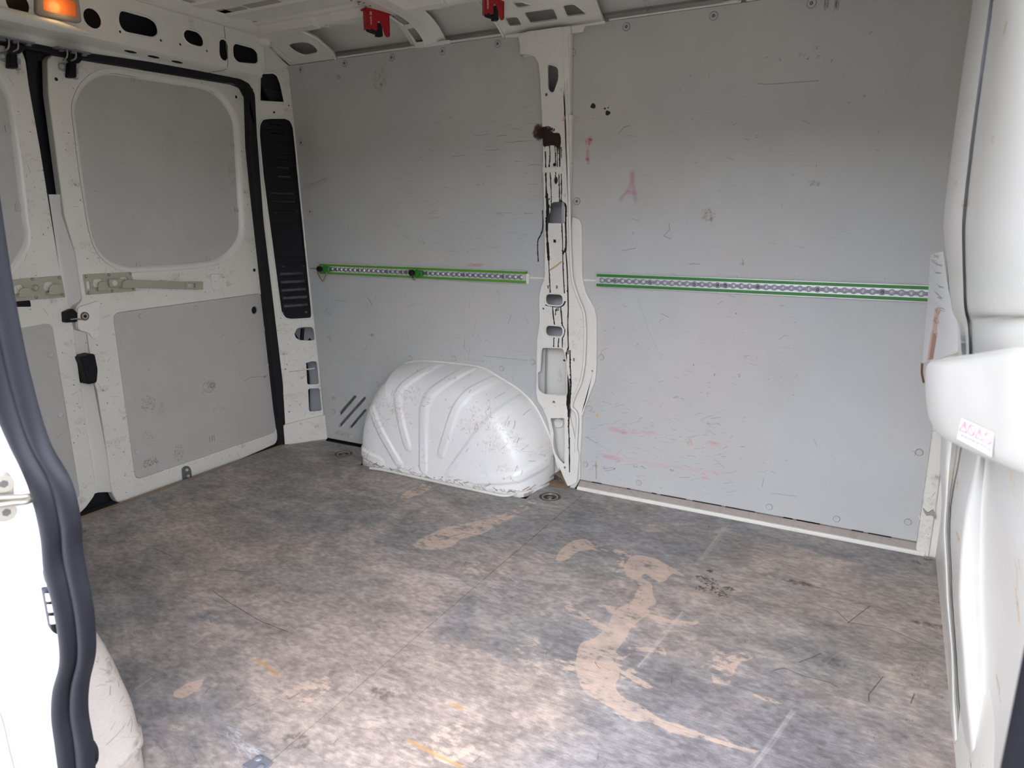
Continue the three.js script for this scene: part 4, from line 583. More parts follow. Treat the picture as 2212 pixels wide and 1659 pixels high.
function roofBow(x0, x1, label) {  // hat-section bow: across the roof, then curving down to the wall
  const b = thing('roof_bow', label, 'roof bow', 'cross bows of the roof');
  const curve = [[1.726, -0.6], [1.726, -1.4], [1.722, -2.10], [1.715, -2.20], [1.705, -2.265], [1.685, -2.318], [1.664, -2.352], [1.643, -2.378]];
  const sm = smooth(curve.map(([y, z]) => [z, y]), 6, false);
  const d = sm.map((p, i) => { const q = sm[Math.min(i + 1, sm.length - 1)], o = sm[Math.max(i - 1, 0)], tx = q[0] - o[0], ty = q[1] - o[1], L = Math.hypot(tx, ty); return [ty / L, -tx / L]; });   // outward normal (z, y)
  const row = (k) => sm.map(([z, y], i) => { const [nz, ny] = d[i], w = k; return [w[0], y + Math.abs(ny) * w[1], z - Math.abs(nz) * w[1]]; });
  return { b, sm, d, row };
}
{
  const B = roofBow(-1.71, -1.60, 'cream roof bow the first red holder is screwed to');
  const hatch = (xa, ya, xb, yb) => [xa, ya, xb, yb];
  // section across the bow: flange, web, crown (facing down), web, flange
  const sec = [[-1.735, 0.022], [-1.712, 0.020], [-1.704, 0.002], [-1.700, 0], [-1.655, 0], [-1.650, 0.003], [-1.612, 0.003], [-1.606, 0.005], [-1.600, 0.022], [-1.575, 0.024]];
  const at = (i, k) => { const [z, y] = B.sm[i], [nz, ny] = B.d[i]; return [k[0] + 0, y + Math.abs(ny) * k[1], z - Math.abs(nz) * k[1]]; };
  const N = B.sm.length, cut = (z) => { let i = 0; while (i < N - 1 && B.sm[i][0] > z) i++; return i; };
  // slot and window are gaps between the lengthwise strips of the crown
  const zs = [-2.185, -2.275, -2.30, -2.358], [i0, i1, i2, i3] = zs.map(cut);
  const strip = (a, b, cols) => loft(Array.from({ length: b - a + 1 }, (_, k) => cols.map((c) => at(a + k, c))));
  const lft = sec.slice(0, 4).concat([[-1.688, 0]]), mid = [[-1.688, 0], [-1.655, 0]], rgt = sec.slice(4);
  part('bow_skin', join([strip(0, N - 1, lft), strip(0, i0, mid), strip(i1, i2, mid), strip(i3, N - 1, mid), strip(0, N - 1, rgt)]), mPaint, B.b);
  const beadAt = (x, i, dn) => { const q = at(i, [x, dn]); return q; };
  part('pressed_lip', tube(Array.from({ length: 12 }, (_, k) => beadAt(-1.686 - 0.004 * Math.sin(k / 11 * Math.PI), Math.round(mix(i0, i1, k / 11)), -0.002)), 0.005, 30, 6), mPaint, B.b);
  part('foot', join([box(-1.705, 1.643, -2.385, -1.55, 1.656, -2.372, 0.002)]), mPaint, B.b);
  [[-1.7023, -2.014], [-1.6903, -2.0388], [-1.7052, -2.0546], [-1.6813, -2.0538], [-1.7042, -2.0899], [-1.6839, -2.0894], [-1.6877, -2.2054], [-1.6955, -2.227]].forEach(([x, z], k) => part('screw_hole', new THREE.CylinderGeometry(k > 5 || k === 1 ? 0.008 : 0.004, 0.004, 0.0006, 12).scale(1, 1, 0.6).translate(x, 1.7195, z), mDrill, B.b));
  const C2 = roofBow(-1.20, -1.05, 'cream roof bow running up from the centre pillar');
  const sec2 = [[-1.21, 0.024], [-1.185, 0.02], [-1.178, 0.002], [-1.08, 0.002], [-1.072, 0.02], [-1.05, 0.024]], M2 = cut(-2.2);
  const at2 = (i, k) => { const [z, y] = C2.sm[i], [nz, ny] = C2.d[i]; return [k[0], y + Math.abs(ny) * k[1], z - Math.abs(nz) * k[1]]; };
  part('bow_skin', loft(Array.from({ length: M2 + 1 }, (_, i) => sec2.map((c) => at2(i, c)))), mPaint, C2.b);
}

// ------------------------------------------------------------------ beam above the rear doors
const hd = thing('trim', 'cream pressed beam above the rear doors with oval openings', 'door beam', null, 'structure'); hd.name = 'trim_2';
const lampSpot = [1.4072, 1.6395];
{
  const st = (p, w, h, sk = 0) => stad(p[0], p[1], w, h);
  const holes = [rounded([[1.6104, 1.6711], [1.6208, 1.6796], [1.7196, 1.6794], [1.7434, 1.6683], [1.7498, 1.6484], [1.7463, 1.6306], [1.7267, 1.6162], [1.6237, 1.612], [1.6068, 1.6257], [1.6027, 1.6471]], 0.02), rounded([[1.8475, 1.6562], [1.8604, 1.6722], [1.8746, 1.676], [1.9141, 1.6759], [1.9325, 1.6605], [1.9362, 1.6476], [1.9319, 1.6307], [1.9166, 1.6236], [1.8742, 1.6249], [1.8532, 1.6352]], 0.02),
    rounded([[2.0042, 1.666], [2.0206, 1.6764], [2.0388, 1.6731], [2.0478, 1.656], [2.0424, 1.6074], [2.027, 1.5946], [2.0087, 1.5965], [1.9983, 1.6134]], 0.015), rounded([[2.0658, 1.6572], [2.0794, 1.6714], [2.1677, 1.6719], [2.1916, 1.6573], [2.1897, 1.6221], [2.175, 1.6114], [2.0846, 1.6011], [2.0641, 1.6186]], 0.012),
    circ(1.5181, 1.6309, 0.029, 0.029, 24), circ(1.2949, 1.6206, 0.032, 0.032, 24), ...[[1.6087, 1.6113]].map((p) => circ(p[0], p[1], 0.004)), ...[[1.7581, 1.6154], [1.8352, 1.6178], [1.948, 1.6178]].map((p) => circ(p[0], p[1], 0.0042))];
  const lower = [[1.2419, 1.5849], [1.2965, 1.5914], [1.4116, 1.5926], [1.5384, 1.5949], [1.5505, 1.5855], [1.5535, 1.574]].concat([[1.6689, 1.572], [1.7843, 1.5797], [1.9505, 1.5882], [1.986, 1.5841], [2.1262, 1.5934], [2.1938, 1.5952]]);
  const out = [[0.45, 1.572], [2.205, 1.572], [2.225, 1.60], [2.225, 1.70], [2.20, 1.722], [0.45, 1.722]];
  part('beam_face', onRear(sheet(rounded(out, 0.01), holes, 0.004, 0.0015), -2.345), mPaint, hd);
  for (const k of [0, 1, 2, 3]) part('pressed_lip', tube(holes[k].map(([u, y]) => [-2.344, y, -u]), 0.0032, 80, 6, true), mPaint, hd);
  // underside and lip
  const uRows = [[-2.346, 1.5735], [-2.352, 1.569], [-2.375, 1.561], [-2.392, 1.556], [-2.398, 1.548], [-2.40, 1.53]].map(([x, y]) => [-0.45, -0.9, -1.4, -1.9, -2.209].map((z) => [x, y, z]));
  part('beam_underside', loft(uRows), mPaint, hd);
  part('swage', join([loft([[-2.3445, 1.602], [-2.332, 1.594], [-2.330, 1.578], [-2.345, 1.566]].map(([x, y]) => [-0.45, -1.0, -1.40, -1.545].map((z, i) => [i === 3 ? -2.346 : x, i === 3 ? 1.584 : y, z])))]), mPaint, hd, 'rounded swage below the lamp');
  for (const p of [[1.6758, 1.559], [1.7611, 1.5615], [1.8549, 1.5684]]) { part('drain_slot', new THREE.CylinderGeometry(0.014, 0.014, 0.001, 20).scale(0.42, 1, 1.6).rotateZ(0.363).translate(-2.372, 1.5613, -p[0] + 0.02), mDrill, hd); }
  part('back_skin', box(-2.50, 1.50, -2.46, -2.48, 1.80, -0.42), std({ color: 0x3b3d42, roughness: 0.8 }), hd);
  part('seam', tube([[-2.3445, 1.72, -2.035], [-2.3445, 1.578, -2.035], [-2.352, 1.568, -2.03], [-2.395, 1.553, -1.985]], 0.0012, 20, 5), mGreyPlastic, hd);
  // rear cross member of the roof above the beam
  part('roof_flange', loft([[-2.40, 1.7235], [-2.335, 1.7215], [-2.322, 1.724], [-2.316, 1.735], [-2.29, 1.753]].map(([x, y]) => [[x, y, -0.45], [x, y, -1.3], [x, y, -2.225]])), mPaint, hd);
  part('corner_knuckle', (() => { const g = new RoundedBoxGeometry(0.05, 0.035, 0.04, 3, 0.012); g.rotateY(0.6); return g.translate(-2.335, 1.705, -2.225); })(), mPaint, hd);
  part('corner_web', loft([[[-2.346, 1.70, -2.20], [-2.35, 1.66, -2.226], [-2.365, 1.585, -2.226]], [[-2.345, 1.70, -2.24], [-2.352, 1.66, -2.29], [-2.395, 1.60, -2.27]], [[-2.355, 1.675, -2.30], [-2.362, 1.655, -2.345], [-2.372, 1.645, -2.382]]]), mPaint, hd);
}
const lamp = thing('interior_lamp', 'lit amber interior lamp in a grey frame above the rear doors', 'lamp');
{
  const outer = rounded([[1.3443, 1.6653], [1.4743, 1.6757], [1.4747, 1.6105], [1.4643, 1.6033], [1.346, 1.5983], [1.3365, 1.6052]], 0.008), inner = rounded([[1.3609, 1.6623], [1.4671, 1.6691], [1.465, 1.6208], [1.4598, 1.6158], [1.3632, 1.6115], [1.3553, 1.617]], 0.008);
  const X = -2.345;
  part('lamp_frame', onRear(sheet(outer, [inner], 0.012, 0.004), X + 0.012), mGreyPlastic, lamp);
  part('reflector', onRear(sheet(inner.map(([u, y]) => [u, y]), [], 0.003), X - 0.02), std({ color: 0xf4e3c6, roughness: 0.3 }), lamp);
  const bulb = new THREE.CapsuleGeometry(0.0055, 0.022, 6, 12); bulb.rotateX(Math.PI / 2);
  part('bulb', bulb.translate(X - 0.006, lampSpot[1], -lampSpot[0]), new THREE.MeshStandardMaterial({ color: 0xffd9a0, emissive: new THREE.Color(1, 0.62, 0.2), emissiveIntensity: 60 }), lamp, 'glowing bulb');
  part('lens', onRear(sheet(inner, [], 0.0015), X + 0.009), new THREE.MeshPhysicalMaterial({ color: 0xffd2a0, transmission: 0.95, thickness: 0, roughness: 0.3, emissive: new THREE.Color(1, 0.6, 0.22), emissiveIntensity: 0.55 }), lamp, 'orange glowing lens');
  const l = new THREE.PointLight(new THREE.Color(1, 0.6, 0.25), 0.009, 3); l.position.set(X + 0.03, lampSpot[1], -lampSpot[0]); l.castShadow = true; l.name = 'lamp_light'; lamp.add(l);
}

// ------------------------------------------------------------------ red holders
function holder(label, x, z, w, h, du, top = 1.718) {
  const t = thing('tool_holder', label, 'tool holder', 'red clip holders on the roof');
  // front plate: wide tongue with a slot, seen from the load bay, facing along the van (+x) and a little inwards
  const s = rounded([[0, 0], [w, 0], [w, -h * 0.97, 0.01], [w * 0.80, -h, 0.01], [w * 0.62, -h * 0.50, 0.01], [w * 0.52, -h * 0.36, 0.02], [w * 0.44, -h * 0.50, 0.01], [w * 0.44, -h * 0.80, 0.01], [w * 0.30, -h * 0.82, 0.01], [w * 0.2, -h * 0.72, 0.01], [w * 0.12, -h * 0.84, 0.01], [0, -h * 0.8, 0.01]], 0.002, 4);
  const place = (g) => g.applyMatrix4(basis(du[0], 0, du[1], 0, 1, 0, x, top, z));
  const hp = part('holder_plate', place(sheet(s, [], 0.003, 0.0008)), mRed, t);
  part('top_flange', place(sheet(rounded(rect(-w * 0.1, -0.004, w * 1.06, 0.002), 0.002), [], 0.03, 0.0008).translate(0, 0, 0.002)), mRed, t);
  part('side_cheek', place(box(0, -h * 0.8, -0.026, 0.003, 0, 0)), mRed, t); part('side_cheek', place(box(w - 0.003, -h * 0.9, -0.026, w, 0, 0)), mRed, t);
  const jaw = (u) => place(sheet(rounded([[u - 0.008, -h * 0.45], [u + 0.008, -h * 0.45], [u + 0.012, -h * 0.98], [u - 0.010, -h * 1.0]], 0.004), [], 0.02, 0.002).translate(0, 0, -0.004));
  part('rubber_jaw', jaw(w * 0.58), mRubberMatt, t); part('rubber_jaw', place(sheet(rounded([[w * 0.03, -h * 0.74], [w * 0.25, -h * 0.72], [w * 0.46, -h * 0.84], [w * 0.44, -h * 0.92], [w * 0.1, -h * 0.86]], 0.003), [], 0.02, 0.002).translate(0, 0, -0.003)), mRubberMatt, t);
  // white lettering printed on the plate, reading downwards
  const c = canvas(256, 48), cx = c.getContext('2d'); cx.fillStyle = '#a30d1a'; cx.fillRect(0, 0, 256, 48); cx.fillStyle = '#d9d0cf'; cx.font = 'bold 34px sans-serif'; cx.textBaseline = 'middle'; cx.fillText('WÜRTH', 78, 25); cx.fillRect(14, 8, 20, 12); cx.fillRect(40, 8, 18, 12); cx.fillRect(14, 28, 20, 12); cx.fillRect(40, 28, 18, 12);
  const pl = new THREE.PlaneGeometry(h * 0.72, 0.011); pl.rotateZ(-Math.PI / 2); pl.translate(w * 0.16, -h * 0.42, 0.0006);
  part('lettering', place(pl), std({ map: tex(c), roughness: 0.4 }), hp, 'white maker name printed on the red plate');
  return t;
}
holder('whole red clip holder hanging from the roof bow near the rear', -1.710, -2.103, 0.091, 0.08, [0.34, -0.94]);
holder('red clip holder cut off by the top edge next to the centre pillar', -1.281, -2.178, 0.068, 0.08, [0.67, -0.74], 1.73);
// ------------------------------------------------------------------ rear doors
function rearDoor(n, label, outline, win, low, winMat, lowMat) {
  const d = thing('door', label, 'door', null, 'structure'); d.name = 'door_' + n;
  const cen = win.reduce((s, p) => [s[0] + p[0] / win.length, s[1] + p[1] / win.length], [0, 0]);
  const grow = (k) => win.map(([u, y]) => { const dx = u - cen[0], dy = y - cen[1], L = Math.hypot(dx, dy); return [cen[0] + dx * (1 + k / L), cen[1] + dy * (1 + k / L)]; });
  part('door_frame', onRear(sheet(outline, [grow(0.020), low], 0.03, 0.004, 3), -2.42), mPaintWorn, d);
  const ring = [[0.0205, -2.4205], [0.012, -2.4225], [0.006, -2.4265], [0.0015, -2.4325], [0, -2.436]].map(([k, x]) => { const q = grow(k); q.push(q[0]); return q.map(([u, y]) => [x, y, -u]); });
  part('window_surround', loft(ring), mPaint, d);
  part('blanking_panel', onRear(sheet(grow(0.0005), [], 0.006), -2.4362), winMat, d, 'grey sheet closing the window opening');
  return d;
}
const shrink = (q, k) => { const cx = q.reduce((s, p) => s + p[0], 0) / q.length, cy = q.reduce((s, p) => s + p[1], 0) / q.length; return q.map(([x, y]) => { const dx = x - cx, dy = y - cy, L = Math.hypot(dx, dy); return [x - dx / L * k, y - dy / L * k]; }); };
const dIn = [[2.1843, 1.4984], [2.161, 1.5358], [2.0953, 1.5396]].concat([[1.5074, 1.5163], [1.4309, 1.5161]], [[1.4135, 1.5088], [1.4011, 1.4929]], [[1.3998, 1.4809], [1.3897, 1.3925], [1.3868, 1.0216]], [[1.4047, 0.8993], [1.4069, 0.7585], [1.4056, 0.736], [1.3843, 0.7186], [1.3751, 0.6779], [1.3759, 0.6414], [1.4091, 0.6268], [1.4069, 0.4799]], [[1.4167, 0.4118], [1.4209, 0.1882], [1.418, 0.0461], [1.4321, -0.0016], [1.4616, -0.0251]], [[1.574, -0.0195], [1.7165, -0.0183], [1.8961, -0.0162], [2.0974, -0.0034]], [[2.1958, 0.0037], [2.2228, 0.0478]], [[2.2177, 0.1282], [2.2056, 0.6911], [2.175, 1.11]], [[2.1715, 1.2986]]);
const win2 = smooth([[1.4759, 1.3515], [1.4901, 1.3907], [1.5179, 1.432], [1.5635, 1.4684], [1.6124, 1.4857], [1.6908, 1.4892], [1.8952, 1.4956], [1.9778, 1.4968], [2.0379, 1.4823], [2.0848, 1.444], [2.1126, 1.3967], [2.115, 1.3455], [2.1057, 1.0818]].concat([[2.1009, 0.9728], [2.0819, 0.924], [2.0219, 0.8714], [1.9537, 0.8475], [1.6491, 0.8398], [1.597, 0.8402], [1.5489, 0.8568], [1.5132, 0.8816], [1.4896, 0.9188], [1.4783, 0.9729], [1.4755, 1.0874]], [[1.475, 1.2805]]), 3);
const low2 = rounded([[1.5086, 0.682], [2.1856, 0.694]].concat([[2.2076, 0.0583], [1.5144, 0.0551]]), 0.028, 6);
const d2 = rearDoor(2, 'right-hand rear door with grey panels and a lock bar', rounded(dIn, 0.012, 3), win2, low2, mDoorUpper, mDoorLower);
{
  const hole = circ(2.1392, 0.6247, 0.0165, 0.0165, 22);
  part('cable_hole', onRear(sheet(circ(2.1392, 0.6247, 0.019, 0.019, 22), [], 0.001), -2.432), mDrill, d2);
  const lp = part('lining_panel', onRear(sheet(shrink(low2, 0.0012), [hole], 0.008, 0.001), -2.423), mDoorLower, d2, 'smeared grey lower panel');
  const sc = (p, par) => { const m = part('screw', plugHead, mWash, par); m.rotation.y = Math.PI / 2; m.position.set(-2.4232, p[1], -p[0]); };
  for (const p of [[1.614, 0.6594], [1.8479, 0.6653], [2.0845, 0.6677], [2.1786, 0.5366], [2.1814, 0.3749], [2.1841, 0.1673], [1.5308, 0.5732], [1.5333, 0.3668]].concat([[1.5358, 0.1594], [1.6215, 0.077], [1.8569, 0.0777], [2.0979, 0.0795]])) sc(p, lp);
  for (const p of [[1.6963, 1.4858], [1.9007, 1.4931], [2.1046, 1.3042], [2.0983, 1.0451], [1.4747, 1.2784]].concat([[1.6366, 0.8453], [1.9385, 0.8545]])) part('panel_clip', onRear(sheet(rounded(rect(p[0] - 0.009, p[1] - 0.009, p[0] + 0.009, p[1] + 0.009), 0.002), [circ(p[0] + 0.003, p[1] - 0.003, 0.0025, 0.0025, 8)], 0.004, 0.0008), -2.4325), mWash, d2);
  for (const [p, r] of [[[[2.1305, 1.4886]][0], 0.013], [[[2.1518, 0.7959]][0], 0.016], [[[1.4198, 1.4403]][0], 0.012]]) { part('grommet_ring', onRear(sheet(circ(p[0], p[1], r), [circ(p[0], p[1], r * 0.45)], 0.003, 0.001), -2.4185), mPaint, d2); part('grommet_hole', onRear(sheet(circ(p[0], p[1], r * 0.46), [], 0.001), -2.4195), mDrill, d2); }
  part('cover_tab', onRear(sheet(rounded([[1.9282, 0.7914], [1.9682, 0.7921], [1.9677, 0.7293], [1.9331, 0.7337]], 0.004), [circ(1.9466, 0.7618, 0.0022)], 0.004, 0.001), -2.4165), mPaint, d2);
  // lock plate, hooks and swing bar
  const lk = part('lock_plate', onRear(sheet(rounded([[1.4191, 0.8243], [1.5922, 0.8224], [1.6023, 0.7525], [1.4209, 0.7541]], 0.003), [rounded([[1.4271, 0.7999], [1.4386, 0.8], [1.4382, 0.7727], [1.4257, 0.7728]], 0.002), rounded([[1.4511, 0.8064], [1.4839, 0.8059], [1.4849, 0.7772], [1.4469, 0.7756]], 0.012, 6), rounded([[1.5462, 0.8064], [1.575, 0.8073], [1.5751, 0.7892], [1.5417, 0.7869]], 0.01, 6)], 0.003, 0.0006), -2.4165), mZinc, d2, 'zinc plated lock plate');
  const hook = (q, par) => { part('hook', onRear(sheet(rounded(q, 0.014, 6), [], 0.004, 0.001), -2.398), mZinc, par); part('hook_bend', onRear(sheet(rounded([q[3], q[2], [q[2][0], q[2][1] + 0.008], [q[3][0], q[3][1] + 0.008]], 0.002), [], 0.018, 0.001), -2.399), mZinc, par); };
  hook([[1.4574, 0.7977], [1.4876, 0.7978], [1.4897, 0.7666], [1.4551, 0.7667]], lk);
  hook([[1.5474, 0.7959], [1.5804, 0.7983], [1.5833, 0.7656], [1.5412, 0.768]], lk);
  for (const p of [[1.4281, 0.817], [1.5085, 0.8172], [1.5879, 0.8169], [1.4301, 0.7611], [1.5127, 0.761], [1.5929, 0.7605]]) { const r = part('rivet', new THREE.SphereGeometry(0.005, 12, 6, 0, 6.3, 0, 1.57), mSteel, lk); r.rotation.z = -Math.PI / 2; r.position.set(-2.4165, p[1], -p[0]); }
  part('swing_bar', join([onRear(sheet(rounded([[1.5014, 0.8038], [1.8031, 0.7717], [1.7999, 0.7446], [1.4991, 0.7761]], 0.004), [], 0.004, 0.001), -2.405), onRear(sheet(rounded([[1.7984, 0.772], [1.8783, 0.7673], [1.8747, 0.7369], [1.7975, 0.7448]], 0.002), [rounded([[1.8071, 0.7652], [1.8441, 0.7635], [1.842, 0.7459], [1.8064, 0.7492]], 0.002)], 0.012, 0.001), -2.402)]), mZinc, d2, 'flat steel swing bar');
  { const p = [1.5168, 0.7887]; const r = part('pivot', new THREE.CylinderGeometry(0.0095, 0.0095, 0.004, 20), mAlu, d2); r.rotation.z = Math.PI / 2; r.position.set(-2.403, p[1], -p[0]); }
  // bolt and raised lock area near the meeting edge
  part('lock_boss', onRear(sheet(rounded([[1.3849, 0.7168], [1.4623, 0.7328], [1.4463, 0.6038], [1.4233, 0.6014], [1.4104, 0.6266], [1.3759, 0.6414]], 0.012), [], 0.008, 0.003), -2.413), mPaint, d2);
  { const p = [1.4036, 0.6846]; for (const [r, t, m] of [[0.0145, 0.002, mRust], [0.011, 0.004, mSteel], [0.005, 0.005, mDrill]]) { const k = part('bolt', new THREE.CylinderGeometry(r, r, t, 20), m, d2); k.rotation.z = Math.PI / 2; k.position.set(-2.412, p[1], -p[0]); } }
  // bottom bracket and hinge bolts
  const bb = part('bottom_bracket', onRear(sheet(rounded([[1.7048, 0.0396], [1.7179, 0.0468], [1.7346, 0.0432], [1.7451, 0.0268], [1.7456, -0.0221], [1.704, -0.0184]], 0.008), [], 0.004, 0.001), -2.414), std({ color: 0x6c6c66, metalness: 0.3, roughness: 0.5 }), d2, 'grey steel bracket');
  for (const p of [[1.7238, 0.0296], [1.7268, 0.0031], [1.5542, -0.0096], [1.5806, -0.0096]]) { const k = part('bolt', new THREE.CylinderGeometry(0.0055, 0.0055, 0.006, 14), mAlu, d2); k.rotation.z = Math.PI / 2; k.position.set(-2.412, p[1], -p[0]); }
  part('drain_hole', onRear(sheet(circ(1.5403, -0.0194, 0.011, 0.008), [], 0.001), -2.4188), mDrill, d2);
  part('edge_return', loft([[1.3914, 1.0847], [1.4047, 0.8993], [1.4069, 0.7517]].concat([[1.4065, 0.4776]], [[1.4209, 0.1882], [1.4188, 0.0406]]).map(([u, y]) => [[-2.424, y, -u], [-2.46, y, -u + 0.024], [-2.462, y, -u + 0.045]])), mPaint, d2);
}
const win1 = smooth([[1.05, 1.47], ...[[1.2329, 1.4216], [1.2518, 1.4031], [1.2674, 1.3594], [1.2687, 1.279], [1.2624, 1.0124]].concat([[1.2636, 0.9666], [1.2543, 0.9296], [1.2345, 0.9013], [1.1863, 0.8481]]), [1.10, 0.93], [0.95, 0.92], [0.72, 0.95], [0.68, 1.2], [0.72, 1.42]], 3);
const low1 = rounded([[0.64, 0.64], ...[[1.3024, 0.68]], ...[[1.312, 0.0531]], [0.64, 0.03]], 0.03, 6);
const out1 = [[0.60, 1.545], ...[[1.3145, 1.5147], [1.3269, 1.5087], [1.3359, 1.4848], [1.3348, 1.4039]], ...[[1.341, 1.2268], [1.3451, 0.9964]], ...[[1.3495, 0.8318], [1.3622, 0.72], [1.3663, 0.6472], [1.3626, 0.4953]], ...[[1.3632, 0.3995], [1.367, 0.0791], [1.3594, 0.0513]], ...[[1.32, 0.015], [1.2799, -0.0049]], [1.2, -0.01], [0.60, -0.01]];
const d1 = rearDoor(1, 'left-hand rear door half hidden behind the seal', rounded(out1, 0.015, 3), win1, low1, mDoorUpper, mDoorLower);
{
  const lp = part('lining_panel', onRear(sheet(shrink(low1, 0.0012), [], 0.008, 0.001), -2.423), mDoorUpper, d1, 'grey lower panel');
  for (const p of [[1.1946, 0.6548], [1.282, 0.5715], [1.2841, 0.3658]].concat([[1.2832, 0.3654], [1.2889, 0.1597]])) { const m = part('screw', plugHead, mWash, lp); m.rotation.y = Math.PI / 2; m.position.set(-2.4232, p[1], -p[0]); }
  for (const p of [[1.2653, 1.274], [1.2595, 1.0408]]) part('panel_clip', onRear(sheet(rounded(rect(p[0] - 0.011, p[1] - 0.011, p[0] + 0.009, p[1] + 0.011), 0.002), [circ(p[0] + 0.004, p[1], 0.0035, 0.0035, 8)], 0.004, 0.0008), -2.4325), mWash, d1);
  const lk = part('lock_plate', onRear(sheet(rounded([[1.1805, 0.8218], [1.3486, 0.8257], [1.3515, 0.7532], [1.1782, 0.7546]], 0.003), [rounded([[1.1989, 0.8039], [1.2266, 0.8068], [1.2284, 0.7785], [1.1938, 0.7773]], 0.012, 6), rounded([[1.29, 0.8077], [1.3206, 0.8085], [1.322, 0.7792], [1.2859, 0.7791]], 0.012, 6)], 0.003, 0.0006), -2.4165), mZinc, d1, 'zinc plated lock plate');
  for (const q of [[[1.2065, 0.795], [1.2388, 0.7958], [1.2394, 0.7669], [1.2026, 0.7682]], [[1.2984, 0.7997], [1.3322, 0.8002], [1.3317, 0.7665], [1.2918, 0.7678]]]) { part('hook', onRear(sheet(rounded(q, 0.014, 6), [], 0.004, 0.001), -2.398), mZinc, lk); part('hook_bend', onRear(sheet(rounded([q[3], q[2], [q[2][0], q[2][1] + 0.008], [q[3][0], q[3][1] + 0.008]], 0.002), [], 0.018, 0.001), -2.399), mZinc, lk); }
  for (const p of [[1.2574, 0.8194], [1.3403, 0.8184], [1.2601, 0.762], [1.342, 0.7629]]) { const r = part('rivet', new THREE.SphereGeometry(0.005, 12, 6, 0, 6.3, 0, 1.57), mSteel, lk); r.rotation.z = -Math.PI / 2; r.position.set(-2.4165, p[1], -p[0]); }
  { const p = [1.2611, 0.7915]; const k = part('boss', new THREE.CylinderGeometry(0.006, 0.012, 0.008, 20), mZinc, lk); k.rotation.z = -Math.PI / 2; k.position.set(-2.413, p[1], -p[0]); }
  part('latch_opening', onRear(sheet(rounded([[1.1822, 0.7555], [1.2416, 0.7539], [1.2418, 0.7334], [1.1835, 0.7386]], 0.004), [], 0.002), -2.418), mDrill, d1);
  const ltc = part('latch', onRear(sheet(rounded([[1.3327, 0.7062], [1.3616, 0.7156], [1.3751, 0.7006], [1.3699, 0.6695], [1.3301, 0.6721]], 0.005), [], 0.03, 0.003), -2.40), mBlackPlastic, d1, 'black latch between the doors');
  part('latch_pin', tube([[-2.398, 0, 0], [-2.394, 0, -0.02], [-2.394, -0.004, -0.035]].map(([x, y, z]) => { const p = [1.3471, 0.6813]; return [x, p[1] + y, -p[0] + z]; }), 0.0025, 14, 6), mSteel, ltc);
  part('pull_handle', onRear(sheet(rounded([[1.3539, 0.5536], [1.4058, 0.5581], [1.4097, 0.5008], [1.3997, 0.455], [1.3654, 0.4562], [1.3619, 0.5235]], 0.01), [rounded([[1.3609, 0.533], [1.3677, 0.5327], [1.3724, 0.4935], [1.3626, 0.4953]], 0.002)], 0.05, 0.006, 3), -2.385), mBlackPlastic, d1, 'black pull handle');
}
single('door_gap_seal', onRear(sheet([...[[1.3444, 1.5102], [1.3806, 1.5171], [1.3737, 1.4665], [1.3672, 1.4654]], ...[[1.3468, 1.2675], [1.351, 0.9964]], ...[[1.3508, 1.0834], [1.3525, 0.8316], [1.3651, 0.7152], [1.3607, 0.7157], [1.3486, 0.8319], [1.34, 1.0831]], ...[[1.3426, 0.9964], [1.3378, 1.3927]]], [], 0.016), -2.4285), mRubberMatt, 'black rubber strip filling the gap between the rear doors', 'seal');
part('door_back', box(-2.53, -0.2, -2.46, -2.50, 1.66, -0.42), mDark, d1);

// rubber seal round the rear door opening
const sOut = [[1.1593, 1.5264], [1.2632, 1.5296], [1.4368, 1.5298], [1.7417, 1.5474]].concat([[1.9409, 1.5529], [2.1347, 1.5561], [2.1807, 1.5453], [2.2046, 1.5105]], [[2.2057, 1.5003], [2.201, 1.3535], [2.2003, 0.9959]], [[2.2498, 0.1223]], [[2.2496, -0.0106], [2.2444, -0.0208]]);
const sIn = [[2.2003, -0.0114], [2.2078, 0.0412]].concat([[2.1981, 0.1722], [2.1616, 1.1093]], [[2.1567, 1.2966], [2.1693, 1.4951]], [[2.1654, 1.4971], [2.1481, 1.525], [2.1057, 1.5315], [1.7028, 1.5183]], [[1.7383, 1.52], [1.4339, 1.5092], [1.2603, 1.5098], [1.1563, 1.5065]]);
single('door_seal', onRear(sheet(rounded(sOut.concat(sIn), 0.01, 3), [], 0.03, 0.004, 2), -2.392), mRubberMatt, 'black rubber seal round the rear door opening', 'seal');
single('sill_shade_strip', box(-2.46, -0.05, -2.25, -2.401, -0.008, -0.45), mDark, 'black strip in place of the shadow gap below the rear doors', 'shade strip');  // dark strip drawn where the gap under the doors lies in shadow

